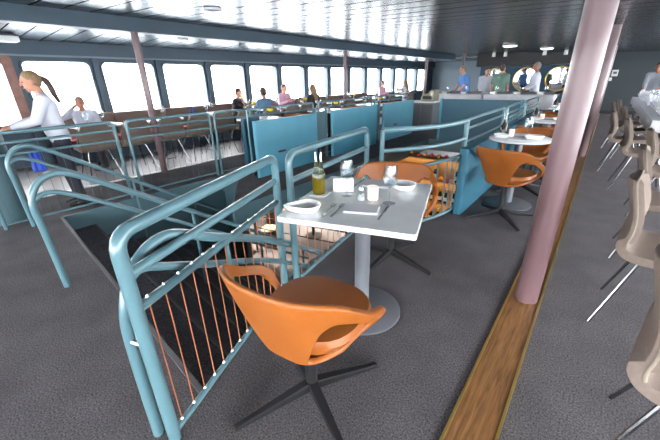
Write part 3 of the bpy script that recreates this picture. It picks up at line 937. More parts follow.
# banquet tables at the right
def banquet(x0, x1, y0, y1, label, zt=.75):
    t = thing('banquet_table', label, 'table', ((x0+x1)/2, (y0+y1)/2, 0))
    hx, hy = (x1-x0)/2, (y1-y0)/2
    bm = new_bm(); box(bm, -hx+.02, hx-.02, -hy+.02, hy-.02, zt-.04, zt-.006); obj('tabletop', bm, 'darkwood', t)
    for sx in (-1, 1):
        for sy in (-1, 1):
            bm = new_bm(); tube(bm, [(sx*(hx-.12), sy*(hy-.12), .001), (sx*(hx-.12), sy*(hy-.12), zt-.04)], .02, 8); obj('leg', bm, 'blackmetal', t, True)
    return t
def cloth_over(x0, x1, y0, y1, zt, drop, label):
    bm = new_bm()
    n = 40
    loop = []
    per = [(x0, y0), (x1, y0), (x1, y1), (x0, y1)]
    for i in range(4):
        a, b = per[i], per[(i+1) % 4]
        for k in range(n): loop.append((a[0]+(b[0]-a[0])*k/n, a[1]+(b[1]-a[1])*k/n, i, k))
    cx, cy = (x0+x1)/2, (y0+y1)/2
    top = [bm.verts.new((x, y, zt)) for x, y, _, _ in loop]
    bot = []
    for x, y, i, k in loop:
        ph = (k*.9+i*2)
        d = .012+.012*math.sin(ph)
        ox, oy = {0: (0, -1), 1: (1, 0), 2: (0, 1), 3: (-1, 0)}[i]
        bot.append(bm.verts.new((x+ox*d, y+oy*d, zt-drop+.01*math.sin(ph*.7))))
    bm.faces.new(top)
    m = len(loop)
    for i in range(m): bm.faces.new((top[i], bot[i], bot[(i+1) % m], top[(i+1) % m]))
    bmesh.ops.recalc_face_normals(bm, faces=bm.faces[:])
    o = obj('tablecloth', bm, 'cloth', smooth=True)
    s = o.modifiers.new('thick', 'SOLIDIFY'); s.thickness = .004; s.offset = 1
    return tag(o, label, 'tablecloth')
banquet(.60, 1.52, 6.45, 12.8, 'long banquet table under a white cloth at the right edge')
cloth_over(.58, 1.54, 6.43, 12.82, .753, .16, 'white cloth over the long banquet table at the right edge')
def fan_napkin():
    bm = new_bm()
    for k in range(7):
        a = math.radians(-54+18*k)
        v0 = bm.verts.new((-.012, 0, .002)); v1 = bm.verts.new((.012, 0, .002))
        p = Vector((0, math.sin(a)*.12, math.cos(a)*.17+.002))
        v2 = bm.verts.new(p+Vector((.02, .018, 0))); v3 = bm.verts.new(p+Vector((-.02, -.018, 0)))
        bm.faces.new((v0, v1, v2, v3))
    o = obj('fan_napkin', bm, 'cloth'); s = o.modifiers.new('thick', 'SOLIDIFY'); s.thickness = .006; o['category'] = 'napkin'
    o.scale = (1.2, 1.2, 1.2)
    return o
ZB = .758
k = 0
for r in range(13):
    for c in range(3):
        put('fan', fan_napkin, .73+.29*c+random.uniform(-.04, .04), 6.62+.47*r+random.uniform(-.05, .05), ZB, random.uniform(0, 3), 'white napkin folded into a fan on the long banquet table', 'fan folded napkins on the banquet table'); k += 1
for r in range(12):
    for c in range(2):
        put('wine', wine_glass, .90+.3*c+random.uniform(-.05, .05), 6.9+.47*r, ZB, 0, 'wine glass among the fan folded napkins on the long banquet table', 'glasses on the banquet table')

# ------------------------------------------------------------------ window bay: chairs, tables, banquettes
bay_y = [2.05, 3.1, 4.2, 5.3, 6.2, 7.05, 8.2, 9.4, 10.8, 12.5]
ord_ = ['first', 'second', 'third', 'fourth', 'fifth', 'sixth', 'seventh', 'eighth', 'ninth', 'tenth']
def bay_table():
    t = thing('window_table', '', 'table')
    bm = new_bm(); prism(bm, rrect(.68, .68, .02, 3), .715, .745); obj('tabletop', bm, 'white', t, bev=.004)
    bm = new_bm(); lathe(bm, [(.2, .001), (.2, .012), (.035, .03), (.035, .715)], 20); obj('pedestal', bm, 'blackmetal', t, True)
    return t
def banquette():
    t = thing('banquette', '', 'bench')
    bm = new_bm(); box(bm, -.26, .24, -.52, .52, .004, .33); obj('base', bm, 'slate', t)
    bm = new_bm(); box(bm, -.2, .27, -.52, .52, .33, .45); obj('seat', bm, 'red', t, bev=.03)
    bm = new_bm(); box(bm, -.30, -.18, -.52, .52, .40, .84); obj('backrest', bm, 'fabric', t, bev=.03)
    return t
def flower():
    t = thing('flower_vase', '', 'flowers')
    bm = new_bm(); lathe(bm, [(0, .001), (.022, .001), (.026, .04), (.014, .075), (.018, .09)], 14); obj('vase', bm, 'glass', t, True)
    bm = new_bm()
    for k in range(5): tube(bm, [(0, 0, .02), (.025*math.cos(k*1.26), .025*math.sin(k*1.26), .13)], .0025, 5)
    obj('stem', bm, 'green', t)
    for k in range(5):
        bm = new_bm(); ellipsoid(bm, (.03*math.cos(k*1.26), .03*math.sin(k*1.26), .145+.012*(k % 2)), (.026, .026, .02), None, 10, 6); obj('bloom', bm, 'yellow', t, True)
    return t
for i, y in enumerate(bay_y):
    nm = ord_[i]+' window table from the server'
    put('bayt', bay_table, -6.6, y, .006, 0, 'white square '+nm, 'window tables')
    zt = .752
    put('wine', wine_glass, -6.45, y-.15, zt, 0, 'wine glass at the near side of the '+nm, 'glasses on the window tables')
    put('wine', wine_glass, -6.75, y+.18, zt, 0, 'wine glass at the far side of the '+nm, 'glasses on the window tables')
    put('nap', napkin, -6.40, y+.12, zt, 1.5, 'folded white napkin on the '+nm, 'napkins on the window tables')
    if i in (3, 5, 7, 8): put('flower', flower, -6.40, y+.0, zt, 0, 'small vase of yellow flowers on the '+nm, 'yellow flowers')
for k in range(10):
    put('bench', banquette, -7.55, 2.25+1.06*k, .006, 0, 'tan and red banquette under the windows, %s from the server' % (ord_+['eleventh'])[k], 'window banquettes')
for k, y in enumerate((1.78, 2.34, 2.92, 3.46, 4.02, 4.56, 5.32, 5.92, 6.46, 7.02, 7.7, 8.3, 9.4, 10.8, 12.4)):
    dup(fc, (-6.02+(.03*math.sin(k*3) if k not in (6, 9) else 0), y, .006), PI+random.uniform(-.05, .05), 'tan chair with its back to the stairs, %s from the server' % (ord_+['eleventh', 'twelfth', 'thirteenth', 'fourteenth', 'fifteenth'])[k], 'tan chairs at the window tables')
bm = new_bm(); lathe(bm, [(.04, .001), (.03, .06), (.012, .14), (0, .19)], 12, (0, 0, 0), .6, 1.)
tag(obj('blue_napkin', bm, 'blue_cloth', loc=(-6.72, 3.9, .752), smooth=True), 'blue napkin standing in a cone by the third window', 'napkin')

# inner row of dining tables just behind the blue panels
def set_table(): return bay_table()
for i, (x, y) in enumerate(((-4.75, 4.1), (-4.75, 6.0), (-4.75, 7.9))):
    nm = 'white table behind the %s' % ['first blue panel', 'middle blue panel', 'farthest blue panel'][i]
    dup(PT['bayt'], (x, y, .001), 0, 'square '+nm, 'tables behind the blue panels')
    for s in ((-1, 1) if i else (1,)):
        dup(oc, (x+.02, y+s*.62, .001), 0 if s < 0 else PI, 'orange tub chair at the %s of the %s' % ('near side' if s < 0 else 'far side', nm), 'orange chairs behind the blue panels')
    for k, (dx, dy) in enumerate(((.2, -.2), (.2, .2), (-.2, .0), (-.15, -.22))):
        put('wine', wine_glass, x+dx, y+dy, .747, 0, 'wine glass on the '+nm, 'glasses behind the blue panels')
    put('flower', flower, x+.18, y+.02, .747, 0, 'small vase of yellow flowers on the '+nm)
    put('nap', napkin, x+.05, y-.1, .747, 0, 'folded white napkin on the '+nm)

# ------------------------------------------------------------------ buffet at the back
bt = [(-4.05, -2.75, 'left'), (-2.65, -1.05, 'right')]
for x0, x1, s in bt:
    banquet(x0, x1, 10.3, 11.0, 'buffet table under the %s white cloth behind the dark blue end panel' % s, .89)
    cloth_over(x0-.02, x1+.02, 10.28, 11.02, .893, .34, 'white cloth on the %s buffet table behind the dark blue end panel' % s)
def plates_stack():
    bm = new_bm()
    pf = []
    for k in range(6): pf += [(.07, .001+.012*k), (.11, .008+.012*k), (.07, .010+.012*k)]
    lathe(bm, pf, 20); o = obj('plate_stack', bm, 'white', smooth=True); o['category'] = 'plates'; return o
def serving_dish():
    t = thing('serving_dish', '', 'dish')
    bm = new_bm(); lathe(bm, [(0, .002), (.14, .002), (.18, .06), (.17, .06), (.13, .012), (0, .012)], 20, sx=1.2, sy=.8); obj('bowl', bm, 'steel', t, True)
    bm = new_bm(); ellipsoid(bm, (0, 0, .03), (.16, .105, .035)); obj('food', bm, 'dish_sauce', t, True)
    return t
for i, x in enumerate((-3.85, -3.3, -2.5, -1.9, -1.35)):
    q = ['at the left end', 'left of the middle', 'in the middle', 'right of the middle', 'at the right end'][i]
    put('stack', plates_stack, x, 10.5, .899, 0, 'stack of white plates %s of the buffet tables' % q, 'plate stacks on the buffet')
    put('serve', serving_dish, x+.25, 10.75, .900, .2, 'steel serving dish %s of the buffet tables' % q, 'serving dishes on the buffet')
    put('wine', wine_glass, x+.12, 10.42, .899, 0, 'wine glass %s of the buffet tables' % q, 'glasses on the buffet')
# grey cabinet and beige machine at the left end
t = thing('service_cabinet', 'grey service cabinet with pale top left of the dark blue end panel', 'cabinet', (-4.05, 9.7, 0))
bm = new_bm(); box(bm, -.45, .3, -.25, .3, .002, .70); obj('body', bm, 'greymetal', t, bev=.01)
bm = new_bm(); box(bm, -.47, .32, -.27, .32, .70, .74); obj('top', bm, 'whiteplastic', t, bev=.006)
bm = new_bm(); box(bm, -.43, -.08, -.262, -.25, .05, .66); obj('door', bm, 'greybase', t)
bm = new_bm(); box(bm, -.06, .28, -.262, -.25, .05, .66); obj('door', bm, 'greybase', t)
t = thing('coffee_machine', 'beige stepped machine standing on the grey service cabinet', 'machine', (-3.98, 9.72, .741))
bm = new_bm(); prism(bm, [(-.2, 0), (.2, 0), (.2, .30), (.06, .30), (.0, .21), (-.14, .18), (-.2, .11)], -.16, .16)
bmesh.ops.rotate(bm, verts=bm.verts[:], matrix=Matrix.Rotation(PI/2, 3, 'X')); obj('body', bm, 'beige_metal', t, bev=.01)
bm = new_bm(); box(bm, -.15, .12, -.168, -.155, .05, .14); obj('front_panel', bm, 'blackmetal', t)
bm = new_bm(); tube(bm, [(.14, -.155, .24), (.14, -.20, .22), (.14, -.21, .14)], .012, 8); obj('spout', bm, 'steel', t)
dup(fc, (-4.75, 10.6, .001), PI, 'grey tan chair beside the white draped table left of the service cabinet', 'tan chairs at the back')
# ------------------------------------------------------------------ round mirrors
def wall_mirror(x, z, label):
    t = thing('round_mirror', label, 'mirror', (x, Y1-.03, z), 0, 'round mirrors')
    bm = new_bm(); lathe(bm, [(.0, 0), (.42, 0), (.42, .008), (0, .008)], 48)
    bmesh.ops.rotate(bm, verts=bm.verts[:], matrix=Matrix.Rotation(PI/2, 3, 'X')); obj('glass', bm, 'mirror', t, True)
    bm = new_bm(); tube(bm, [(.44*math.cos(2*PI*k/48), 0, .44*math.sin(2*PI*k/48)) for k in range(48)], .03, 10, closed=True); obj('frame', bm, 'gold', t, True)
wall_mirror(-1.62, 1.22, 'round gold framed mirror on the blue wall, right of the man in the white shirt')
wall_mirror(-2.78, 1.22, 'round gold framed mirror directly behind the man in the white shirt')
wall_mirror(-3.95, 1.24, 'round gold framed mirror hidden behind the man in the green shirt')
# switch on the grey wall
t = thing('wall_thermostat', 'small white control box on the grey wall right of the columns', 'control box', (.06, Y1-.262, 1.31))
bm = new_bm(); box(bm, -.09, .09, -.04, 0, -.04, .17); obj('cover', bm, 'whiteplastic', t, bev=.008)
bm = new_bm(); box(bm, -.12, -.04, -.03, 0, -.19, -.08); obj('switch', bm, 'whiteplastic', t, bev=.005)
bm = new_bm(); box(bm, -.05, .05, -.045, -.04, .04, .11); obj('dial', bm, 'greybase', t)

# ------------------------------------------------------------------ ceiling lamps
def downlight(x, y, label, m='lamp_white'):
    t = thing('downlight', label, 'ceiling light', (x, y, ceil_z(x)), 0, 'round ceiling lights')
    bm = new_bm(); lathe(bm, [(.085, .0), (.11, -.005), (.10, -.025), (.085, -.028), (.08, -.01)], 24); obj('rim', bm, 'whiteplastic', t, True)
    bm = new_bm(); lathe(bm, [(0, -.018), (.078, -.018), (.078, -.008), (0, -.008)], 24); obj('lens', bm, 'blackmetal', t, True)
downlight(-3.9, 2.75, 'round ceiling light in the pale planks, right of the left column')
for i, (x, y) in enumerate(((-6.6, 3.9), (-6.6, 6.4), (-6.6, 8.9), (-6.6, 11.4))):
    downlight(x, y, 'round ceiling light over the window bay, %s from the left column' % ord_[i])
t = thing('ceiling_box', 'white box light fixed under the ceiling at the top left corner', 'ceiling light', (-7.4, 1.47, 2.1))
bm = new_bm(); box(bm, -.12, .12, -.18, .12, -.11, -.03); obj('cover', bm, 'whiteplastic', t, bev=.015)
bm = new_bm(); box(bm, -.05, .05, -.08, .08, -.03, .005); obj('bracket', bm, 'greybase', t)
def spot(x, y, z, label, m='lamp'):
    t = thing('spot_lamp', label, 'ceiling light', (x, y, z), 0, 'small spot lamps')
    bm = new_bm(); lathe(bm, [(.05, 0), (.055, -.05), (.06, -.13), (.052, -.13)], 16); obj('housing', bm, 'whiteplastic', t, True)
    bm = new_bm(); lathe(bm, [(0, -.128), (.05, -.128), (.05, -.122), (0, -.122)], 16); obj('lens', bm, m, t, True)
for i, (x, y) in enumerate(((-3.65, 14.6), (-3.25, 14.6), (-1.95, 14.2), (-1.35, 14.2), (-.95, 14.2))):
    spot(x, y, ceil_z(x), ['small spot lamp above the men at the buffet, leftmost', 'small spot lamp above the men at the buffet, second from left', 'small spot lamp above the mirrors, middle one', 'small spot lamp above the mirrors, second from right', 'small spot lamp above the mirrors, rightmost'][i])
def panel_light(x, y, label):
    t = thing('ceiling_panel_light', label, 'ceiling light', (x, y, ceil_z(x)), 0, 'flat ceiling lights')
    bm = new_bm(); box(bm, -.16, .16, -.16, .16, -.028, -.004); obj('frame', bm, 'whiteplastic', t, bev=.006)
    bm = new_bm(); box(bm, -.13, .13, -.13, .13, -.034, -.027); obj('diffuser', bm, 'lamp_white', t)
panel_light(-2.35, 10.9, 'flat white ceiling light left of the near pink column')
panel_light(-1.7, 12.6, 'flat white ceiling light nearer the mirrors')

# ------------------------------------------------------------------ lower deck seen through the opening
def low_table():
    t = thing('lower_table', '', 'table')
    bm = new_bm(); lathe(bm, [(.36, .715), (.37, .72), (.37, .745), (.36, .75)], 28); obj('tabletop', bm, 'white', t, True)
    bm = new_bm(); lathe(bm, [(.22, .001), (.22, .015), (.04, .03), (.04, .715)], 16); obj('pedestal', bm, 'blackmetal', t, True)
    return t
lt = [(-6.1, 4.7, 'white round lower deck table with a red box, seen left through the railing'), (-5.0, 5.6, 'white round lower deck table seen behind the railing post'), (-5.2, 7.4, 'white round lower deck table seen through the opening beside the oil cruet'), (-5.4, 10.8, 'white round lower deck table seen over the second orange chair'), (-4.2, 11.9, 'white round lower deck table at the far end of the opening')]
for i, (x, y, lab) in enumerate(lt): put('low', low_table, x, y, ZL+.001, 0, lab, 'lower deck tables')
bm = new_bm(); box(bm, -.1, .1, -.07, .07, .001, .17); tag(obj('red_box', bm, 'paperred', loc=(-5.95, 4.62, ZL+.752), bev=.006), 'red box on the left lower deck table', 'box')
def low_plates(x, y, lab):
    put('stack', plates_stack, x, y, ZL+.752, 0, lab, 'plates on the lower deck')
low_plates(-6.2, 4.85, 'plate stack behind the red box on the left lower deck table')
low_plates(-6.25, 4.5, 'plate stack left of the red box on the left lower deck table')
low_plates(-4.95, 5.5, 'plate stack on the lower deck table behind the railing post')
low_plates(-5.2, 7.3, 'plate stack on the lower deck table beside the oil cruet')
low_plates(-5.4, 10.6, 'plate stack on the lower deck table over the second orange chair')
low_plates(-4.2, 11.8, 'plate stack on the lower deck table at the far end of the opening')
def stool():
    t = thing('drum_stool', '', 'stool')
    bm = new_bm(); lathe(bm, [(.17, .001), (.18, .02), (.18, .40), (.17, .42)], 24); obj('body', bm, 'darkwood', t, True)
    bm = new_bm(); lathe(bm, [(.17, .42), (.18, .44), (.16, .47), (0, .475)], 24); obj('cushion', bm, 'label', t, True)
    return t
put('stool', stool, -5.5, 4.6, ZL+.001, 0, 'brown drum stool with cream top on the lower deck, right of the red box', 'lower deck stools')
put('stool', stool, -6.5, 5.6, ZL+.001, 0, 'brown drum stool with cream top on the lower deck behind the left table', 'lower deck stools')
for i, (x, y) in enumerate(((-4.3, 6.2), (-5.9, 7.7), (-4.7, 7.9), (-4.8, 10.6), (-3.6, 11.5))):
    dup(fc, (x, y, ZL+.001), i*1.3, 'tan chair on the lower deck beside the %s table' % ['railing post', 'oil cruet side', 'second railing', 'middle', 'far end'][i], 'lower deck chairs')
# orange crate under the table
bm = new_bm(); box(bm, -.25, .25, -.17, .17, .001, .22); tag(obj('crate', bm, 'orange', loc=(-5.8, 3.95, ZL), bev=.008), 'orange crate on the lower deck floor left of the marble table', 'crate')
# black handrail on the lower deck
t = thing('lower_handrail', 'thin black handrail low on the lower deck seen under the marble table', 'handrail', (-4.3, 4.2, ZL))
bm = new_bm()
tube(bm, [(-1.2, 0, .001), (-1.2, 0, .9), (1.0, .5, .9), (1.0, .5, .001)], .02, 8, .1); obj('top_rail', bm, 'blackmetal', t, True)
for z in (.35, .62):
    bm = new_bm(); tube(bm, [(-1.2, 0, z), (1.0, .5, z)], .013, 8); obj('mid_bar', bm, 'blackmetal', t, True)
# amber lit bar shelves below the rounded railing
t = thing('bar_shelf', 'amber lit bar shelving with bottles below the rounded railing', 'shelving', (-2.7, 6.7, ZL))
bm = new_bm(); box(bm, -.75, .85, .30, .34, .002, 2.04); obj('back', bm, 'amber', t)
for z in (.62, 1.10, 1.58, 2.04):
    bm = new_bm(); box(bm, -.75, .85, 0, .30, z-.03, z); obj('shelf', bm, 'amber', t)
    if z < 1.9:
        bm = new_bm(); box(bm, -.72, .82, .22, .26, z+.40, z+.42); obj('light_strip', bm, 'lamp_amber', t)
bm = new_bm(); box(bm, -.80, -.75, 0, .34, .002, 2.0); obj('side', bm, 'darkwood', t)
bm = new_bm(); box(bm, .85, .90, 0, .34, .002, 2.0); obj('side', bm, 'darkwood', t)
bm = new_bm(); box(bm, -.75, .85, 0, .3, .002, .59); obj('cupboard', bm, 'darkwood', t)
def bar_bottle():
    t = thing('champagne_bottle', '', 'bottle')
    bm = new_bm(); lathe(bm, [(0, .001), (.04, .001), (.042, .01), (.042, .16), (.018, .24), (.016, .30), (0, .301)], 16); obj('body', bm, 'bottle_green', t, True)
    bm = new_bm(); lathe(bm, [(.0427, .05), (.0433, .051), (.0433, .129), (.0427, .13)], 16); obj('label', bm, 'label', t)
    bm = new_bm(); lathe(bm, [(.0185, .235), (.0175, .30), (.0175, .306), (0, .308)], 12); obj('foil', bm, 'brass', t, True)
    return t
def fruit(m, nm):
    def f():
        bm = new_bm(); ellipsoid(bm, (0, 0, .045), (.046, .046, .044), None, 14, 8); tube(bm, [(0, 0, .085), (.004, 0, .097)], .004, 5)
        o = obj(nm, bm, m, smooth=True); o['category'] = 'fruit'; return o
    return f
sh = {.62: 'bottom', 1.10: 'middle', 1.58: 'upper'}
for z in (.62, 1.10, 1.58):
    for k in range(11):
        x = -3.38+.145*k; 
        if z == 1.58 and k % 3 == 1:
            put('orange', fruit('orange', 'orange'), x, 6.78, ZL+z+.001, 0, 'orange among the bottles on the upper bar shelf', 'oranges on the bar shelf')
        elif z == 1.58 and k % 3 == 2:
            put('tomato', fruit('tomato', 'tomato'), x, 6.76, ZL+z+.001, 0, 'red tomato among the bottles on the upper bar shelf', 'tomatoes on the bar shelf')
        else:
            put('champ', bar_bottle, x, 6.80+.03*(k % 2), ZL+z+.001, k*.7, 'dark green bottle with cream label on the %s bar shelf' % sh[z], 'bottles on the %s bar shelf' % sh[z])
for k in range(10):
    m = k % 2
    put(('orange', 'tomato')[m], None, -3.4+.155*k, 6.82, ZL+2.041, 0, ('orange', 'red tomato')[m]+' on the top of the bar shelving', 'fruit on the bar top')
# unseen lamps added under the deck to brighten the lower one
for i, (x, y) in enumerate(((-5.6, 6.5), (-5.2, 11.0), (-2.6, 9.6), (-6.3, 3.4))):
    t = thing('added_lower_lamp', 'unseen square lamp added to light the lower deck, %s' % ['over the left tables', 'over the far tables', 'behind the bar shelving', 'left of the stair wall'][i], 'ceiling light', (x, y, -.24))
    bm = new_bm(); box(bm, -.34, .34, -.34, .34, -.03, .0); obj('frame', bm, 'whiteplastic', t)
    bm = new_bm(); box(bm, -.3, .3, -.3, .3, -.04, -.029); obj('diffuser', bm, 'fill_low', t)

# ------------------------------------------------------------------ people
def cap(bm, a, b, r0, r1):
    a, b = Vector(a), Vector(b)
    for c, r in ((a, r0), (b, r1)):
        bmesh.ops.create_icosphere(bm, subdivisions=2, radius=r, matrix=Matrix.Translation(c))
    d = b-a
    if d.length < 1e-4: return
    q = d.to_track_quat('Z', 'Y').to_matrix().to_4x4()
    mt = Matrix.Translation((a+b)/2) @ q
    bmesh.ops.create_cone(bm, cap_ends=True, segments=14, radius1=r0, radius2=r1, depth=d.length, matrix=mt)
def remeshed(name, bm, m, parent, voxel, smooth_it=6):
    o = obj(name, bm, m)
    r = o.modifiers.new('v', 'REMESH'); r.mode = 'VOXEL'; r.voxel_size = voxel; r.use_smooth_shade = True
    s = o.modifiers.new('s', 'SMOOTH'); s.factor = .5; s.iterations = smooth_it
    dg = bpy.context.evaluated_depsgraph_get(); dg.update()
    me = bpy.data.meshes.new_from_object(o.evaluated_get(dg), depsgraph=dg)
    old = o.data; o.modifiers.clear(); o.data = me; bpy.data.meshes.remove(old)
    me.name = name
    if not me.materials: me.materials.append(M[m])
    for p in me.polygons: p.use_smooth = True
    o.parent = parent
    return o
def person(label, x, y, rz, sc=1., lean=0., seated=False, hands=None, elbows=None, shirt='shirt_white', trousers='trouser_black', hair='hair_dark', hairstyle='short',
           skin='skin', sleeves='long', face=0., tilt=0., vox=.014, fem=False, z=0., shoes='shoe', group=None):
    t = thing('person', label, 'person', (x, y, z), rz, group); t.scale = (sc, sc, sc)
    up = Matrix.Rotation(-lean, 3, 'X')         # lean forward (+Y) about the pelvis
    PZ = .57 if seated else .93
    PEL = Vector((0, 0, PZ))
    def U(p): return PEL+up @ (Vector(p)-Vector((0, 0, .93)))
    sw = .165 if fem else .185
    sh_ = {s: U((s*sw, 0, 1.40)) for s in (-1, 1)}
    hip = {s: PEL+Vector((s*.085, 0, -.02)) for s in (-1, 1)}
    if seated:
        knee = {s: Vector((s*.11, .42, .53)) for s in (-1, 1)}; ank = {s: Vector((s*.11, .28, .09)) for s in (-1, 1)}
    else:
        knee = {s: Vector((s*.09, .02, .50)) for s in (-1, 1)}; ank = {s: Vector((s*.09, -.02, .09)) for s in (-1, 1)}
    hands = hands or {s: tuple(U((s*(sw+.06), .08, .82))) for s in (-1, 1)}
    hd = {s: Vector(hands[s]) for s in (-1, 1)}
    el = {}
    for s in (-1, 1):
        if elbows and s in elbows: el[s] = Vector(elbows[s]); continue
        a, b = sh_[s], hd[s]; d = (b-a); L_ = d.length; half = .275
        if L_ > 2*half*.995: hd[s] = a+d.normalized()*2*half*.99; d = hd[s]-a; L_ = d.length
        h = math.sqrt(max(half*half-(L_/2)**2, 0))
        pole = Vector((s*.5, -.6, -.8)); pole = (pole-d.normalized()*pole.dot(d.normalized())).normalized()
        el[s] = a+d/2+pole*h
    neck = U((0, .0, 1.45)); 
    hq = Matrix.Rotation(face, 3, 'Z') @ Matrix.Rotation(-(lean*.6+tilt), 3, 'X')
    hc = neck+up @ Vector((0, .015, .07))+hq @ Vector((0, .015, .09))
    def Hd(p): return hc+hq @ Vector(p)
    hqq = hq.to_quaternion()
    # one continuous body
    bm = new_bm()
    ellipsoid(bm, Hd((0, -.008, .022)), (.074, .094, .098), hqq)
    ellipsoid(bm, Hd((0, .022, -.045)), (.056, .064, .066), hqq)
    cap(bm, Hd((0, .06, -.088)), Hd((0, .052, -.08)), .022, .024)              # chin
    cap(bm, Hd((0, .088, .02)), Hd((0, .108, -.018)), .010, .014)             # nose
    cap(bm, Hd((-.018, .082, -.052)), Hd((.018, .082, -.052)), .010, .010)     # mouth
    for s in (-1, 1):
        ellipsoid(bm, Hd((s*.076, -.008, -.005)), (.012, .02, .032), hqq, 10, 8)    # ears
        cap(bm, Hd((s*.035, .078, .03)), Hd((s*.02, .084, .034)), .012, .012)     # brow
    cap(bm, neck+up @ Vector((0, -.012, -.03)), Hd((0, -.02, -.05)), .056, .052)
    def torso(bm, g, top=1.38, low=.92):
        for s in (-1, 1):
            cap(bm, U((s*(sw-.075), 0, top-.05)), U((s*.07, 0, 1.10)), .10+g, (.088 if fem else .098)+g)
            cap(bm, U((s*.07, 0, 1.10)), U((s*.075, 0, low)), (.088 if fem else .098)+g, .105+g)
            cap(bm, U((s*.05, -.01, top+.035)), sh_[s], .055+g, .06+g)
            if fem: ellipsoid(bm, U((s*.07, .085, 1.25)), (.06+g, .05+g, .055+g), up.to_quaternion())
        cap(bm, U((0, .01, 1.28)), U((0, .01, 1.0)), .11+g, .11+g)
    torso(bm, 0)
    for s in (-1, 1):
        cap(bm, sh_[s], el[s], .052, .042); cap(bm, el[s], hd[s], .042, .028)
        d = (hd[s]-el[s]).normalized(); side = d.cross(Vector((0, 0, 1)))
        side = side.normalized() if side.length > .1 else Vector((1, 0, 0)); nrm = side.cross(d)
        cap(bm, hd[s]+d*.01, hd[s]+d*.07, .026, .03)                          # palm
        fr = max(.0085, vox*.8)
        for k, ln in enumerate((.066, .076, .07, .055)):
            o_ = side*(-.027+.018*k)
            k0 = hd[s]+d*.075+o_; k1 = k0+d*ln*.55-nrm*.008; k2 = k1+d*ln*.35-nrm*.026
            cap(bm, k0, k1, fr, fr*.95); cap(bm, k1, k2, fr*.95, fr*.85)
        th = hd[s]+d*.02-side*.024*s*-1
        cap(bm, th, th+d*.045+side*.032*s-nrm*.012, fr*1.15, fr)
        cap(bm, hip[s], knee[s], .085, .058); cap(bm, knee[s], ank[s], .056, .038)
        cap(bm, ank[s]+Vector((0, -.02, -.05)), ank[s]+Vector((0, .15, -.06)), .036, .028)
    body = remeshed('body', bm, skin, t, vox)
    # shirt
    bm = new_bm(); g = .014
    torso(bm, g, 1.38, .93)
    for s in (-1, 1):
        if sleeves == 'long':
            cap(bm, sh_[s], el[s], .066, .056); cap(bm, el[s], el[s]+(hd[s]-el[s])*.88, .056, .042)
        elif sleeves == 'roll':
            cap(bm, sh_[s], el[s], .066, .058); cap(bm, el[s], el[s]+(hd[s]-el[s])*.4, .058, .052)
        else:
            cap(bm, sh_[s], sh_[s]+(el[s]-sh_[s])*.75, .068, .064)
    cap(bm, neck+up @ Vector((0, -.012, -.045)), neck+up @ Vector((0, -.012, -.015)), .07, .062)  # collar
    remeshed('shirt', bm, shirt, t, vox)
    # trousers
    bm = new_bm()
    for s in (-1, 1):
        cap(bm, hip[s], knee[s], .103, .076); cap(bm, knee[s], ank[s]+Vector((0, 0, -.03)), .076, .062)
        cap(bm, U((s*.07, 0, .97)), hip[s], .108, .108)
    cap(bm, PEL+Vector((-.05, 0, 0)), PEL+Vector((.05, 0, 0)), .112, .112)
    remeshed('trousers', bm, trousers, t, vox)
    for s in (-1, 1):
        bm = new_bm(); cap(bm, ank[s]+Vector((0, -.035, -.045)), ank[s]+Vector((0, .155, -.058)), .044, .032)
        for v in bm.verts: v.co.z = max(v.co.z, .001)
        remeshed('shoe', bm, shoes, t, vox)
    # hair
    bm = new_bm()
    ellipsoid(bm, Hd((0, -.022, .046)), (.082, .094, .088), hqq)
    ellipsoid(bm, Hd((0, -.045, .005)), (.078, .072, .085), hqq)
    if hairstyle == 'long':
        for sx in (-.045, 0, .045):
            cap(bm, Hd((sx, -.07, 0)), neck+up @ Vector((sx*1.3, -.085, -.16)), .045, .035)
        for s in (-1, 1): cap(bm, Hd((s*.07, -.01, .02)), neck+up @ Vector((s*.09, -.02, -.08)), .03, .026)
    if hairstyle == 'pony':
        cap(bm, Hd((0, -.115, .03)), Hd((0, -.125, .02)), .03, .03)
        remeshed('hair', bm, hair, t, min(vox, .01), 8)
        bm = new_bm()
        p0 = Hd((0, -.125, .02)); pts = [p0+Vector(q) for q in ((0, 0, 0), (0, -.035, -.03), (0, -.06, -.11), (.0, -.075, -.20), (0, -.10, -.28))]
        for (p, q), r in zip(zip(pts[:-1], pts[1:]), (.034, .040, .038, .028)): cap(bm, p, q, r, r*.85)
        remeshed('ponytail', bm, 'hair_dark', t, min(vox, .01), 8)
    else:
        remeshed('hair', bm, hair, t, min(vox, .011), 8)
    for s in (-1, 1):
        bm = new_bm(); ellipsoid(bm, Hd((s*.031, .079, .012)), (.012, .007, .007), hqq, 10, 8); obj('eye', bm, 'eye', t, True)
    bm = new_bm(); ellipsoid(bm, Hd((0, .092, -.053)), (.022, .006, .008), hqq, 10, 8); obj('mouth', bm, 'lips', t, True)
    return t

person('woman server in white shirt with long ponytail leaning on the counter', -4.88, 1.125, PI-.12, .875, .10, hands={-1: (-.10, .44, 1.09), 1: (.12, .42, 1.10)},
       shirt='shirt_white', trousers='trouser_black', hair='hair_blond', hairstyle='pony', fem=True, vox=.009, tilt=.12)
lap = {-1: (-.13, .32, .89), 1: (.13, .32, .89)}
person('grey haired man in a pale shirt seated by the first window behind the server', -7.32, 2.15, -PI/2-.5, .86, .1, True, {-1: (-.14, .34, .82), 1: (.12, .18, 1.16)}, shirt='shirt_white', hair='hair_grey', skin='skin2')
person('man in black T-shirt seated in profile with a hand to his face', -7.32, 5.45, -PI/2+.5, .89, .18, True, {-1: (-.1, .32, .90), 1: (.06, .24, 1.16)}, shirt='shirt_black', sleeves='short', hair='hair_dark')
person('person in a denim shirt seated with back to the camera before the window', -6.04, 5.32, PI/2, .9, .06, True, lap, shirt='shirt_denim', hair='hair_dark')
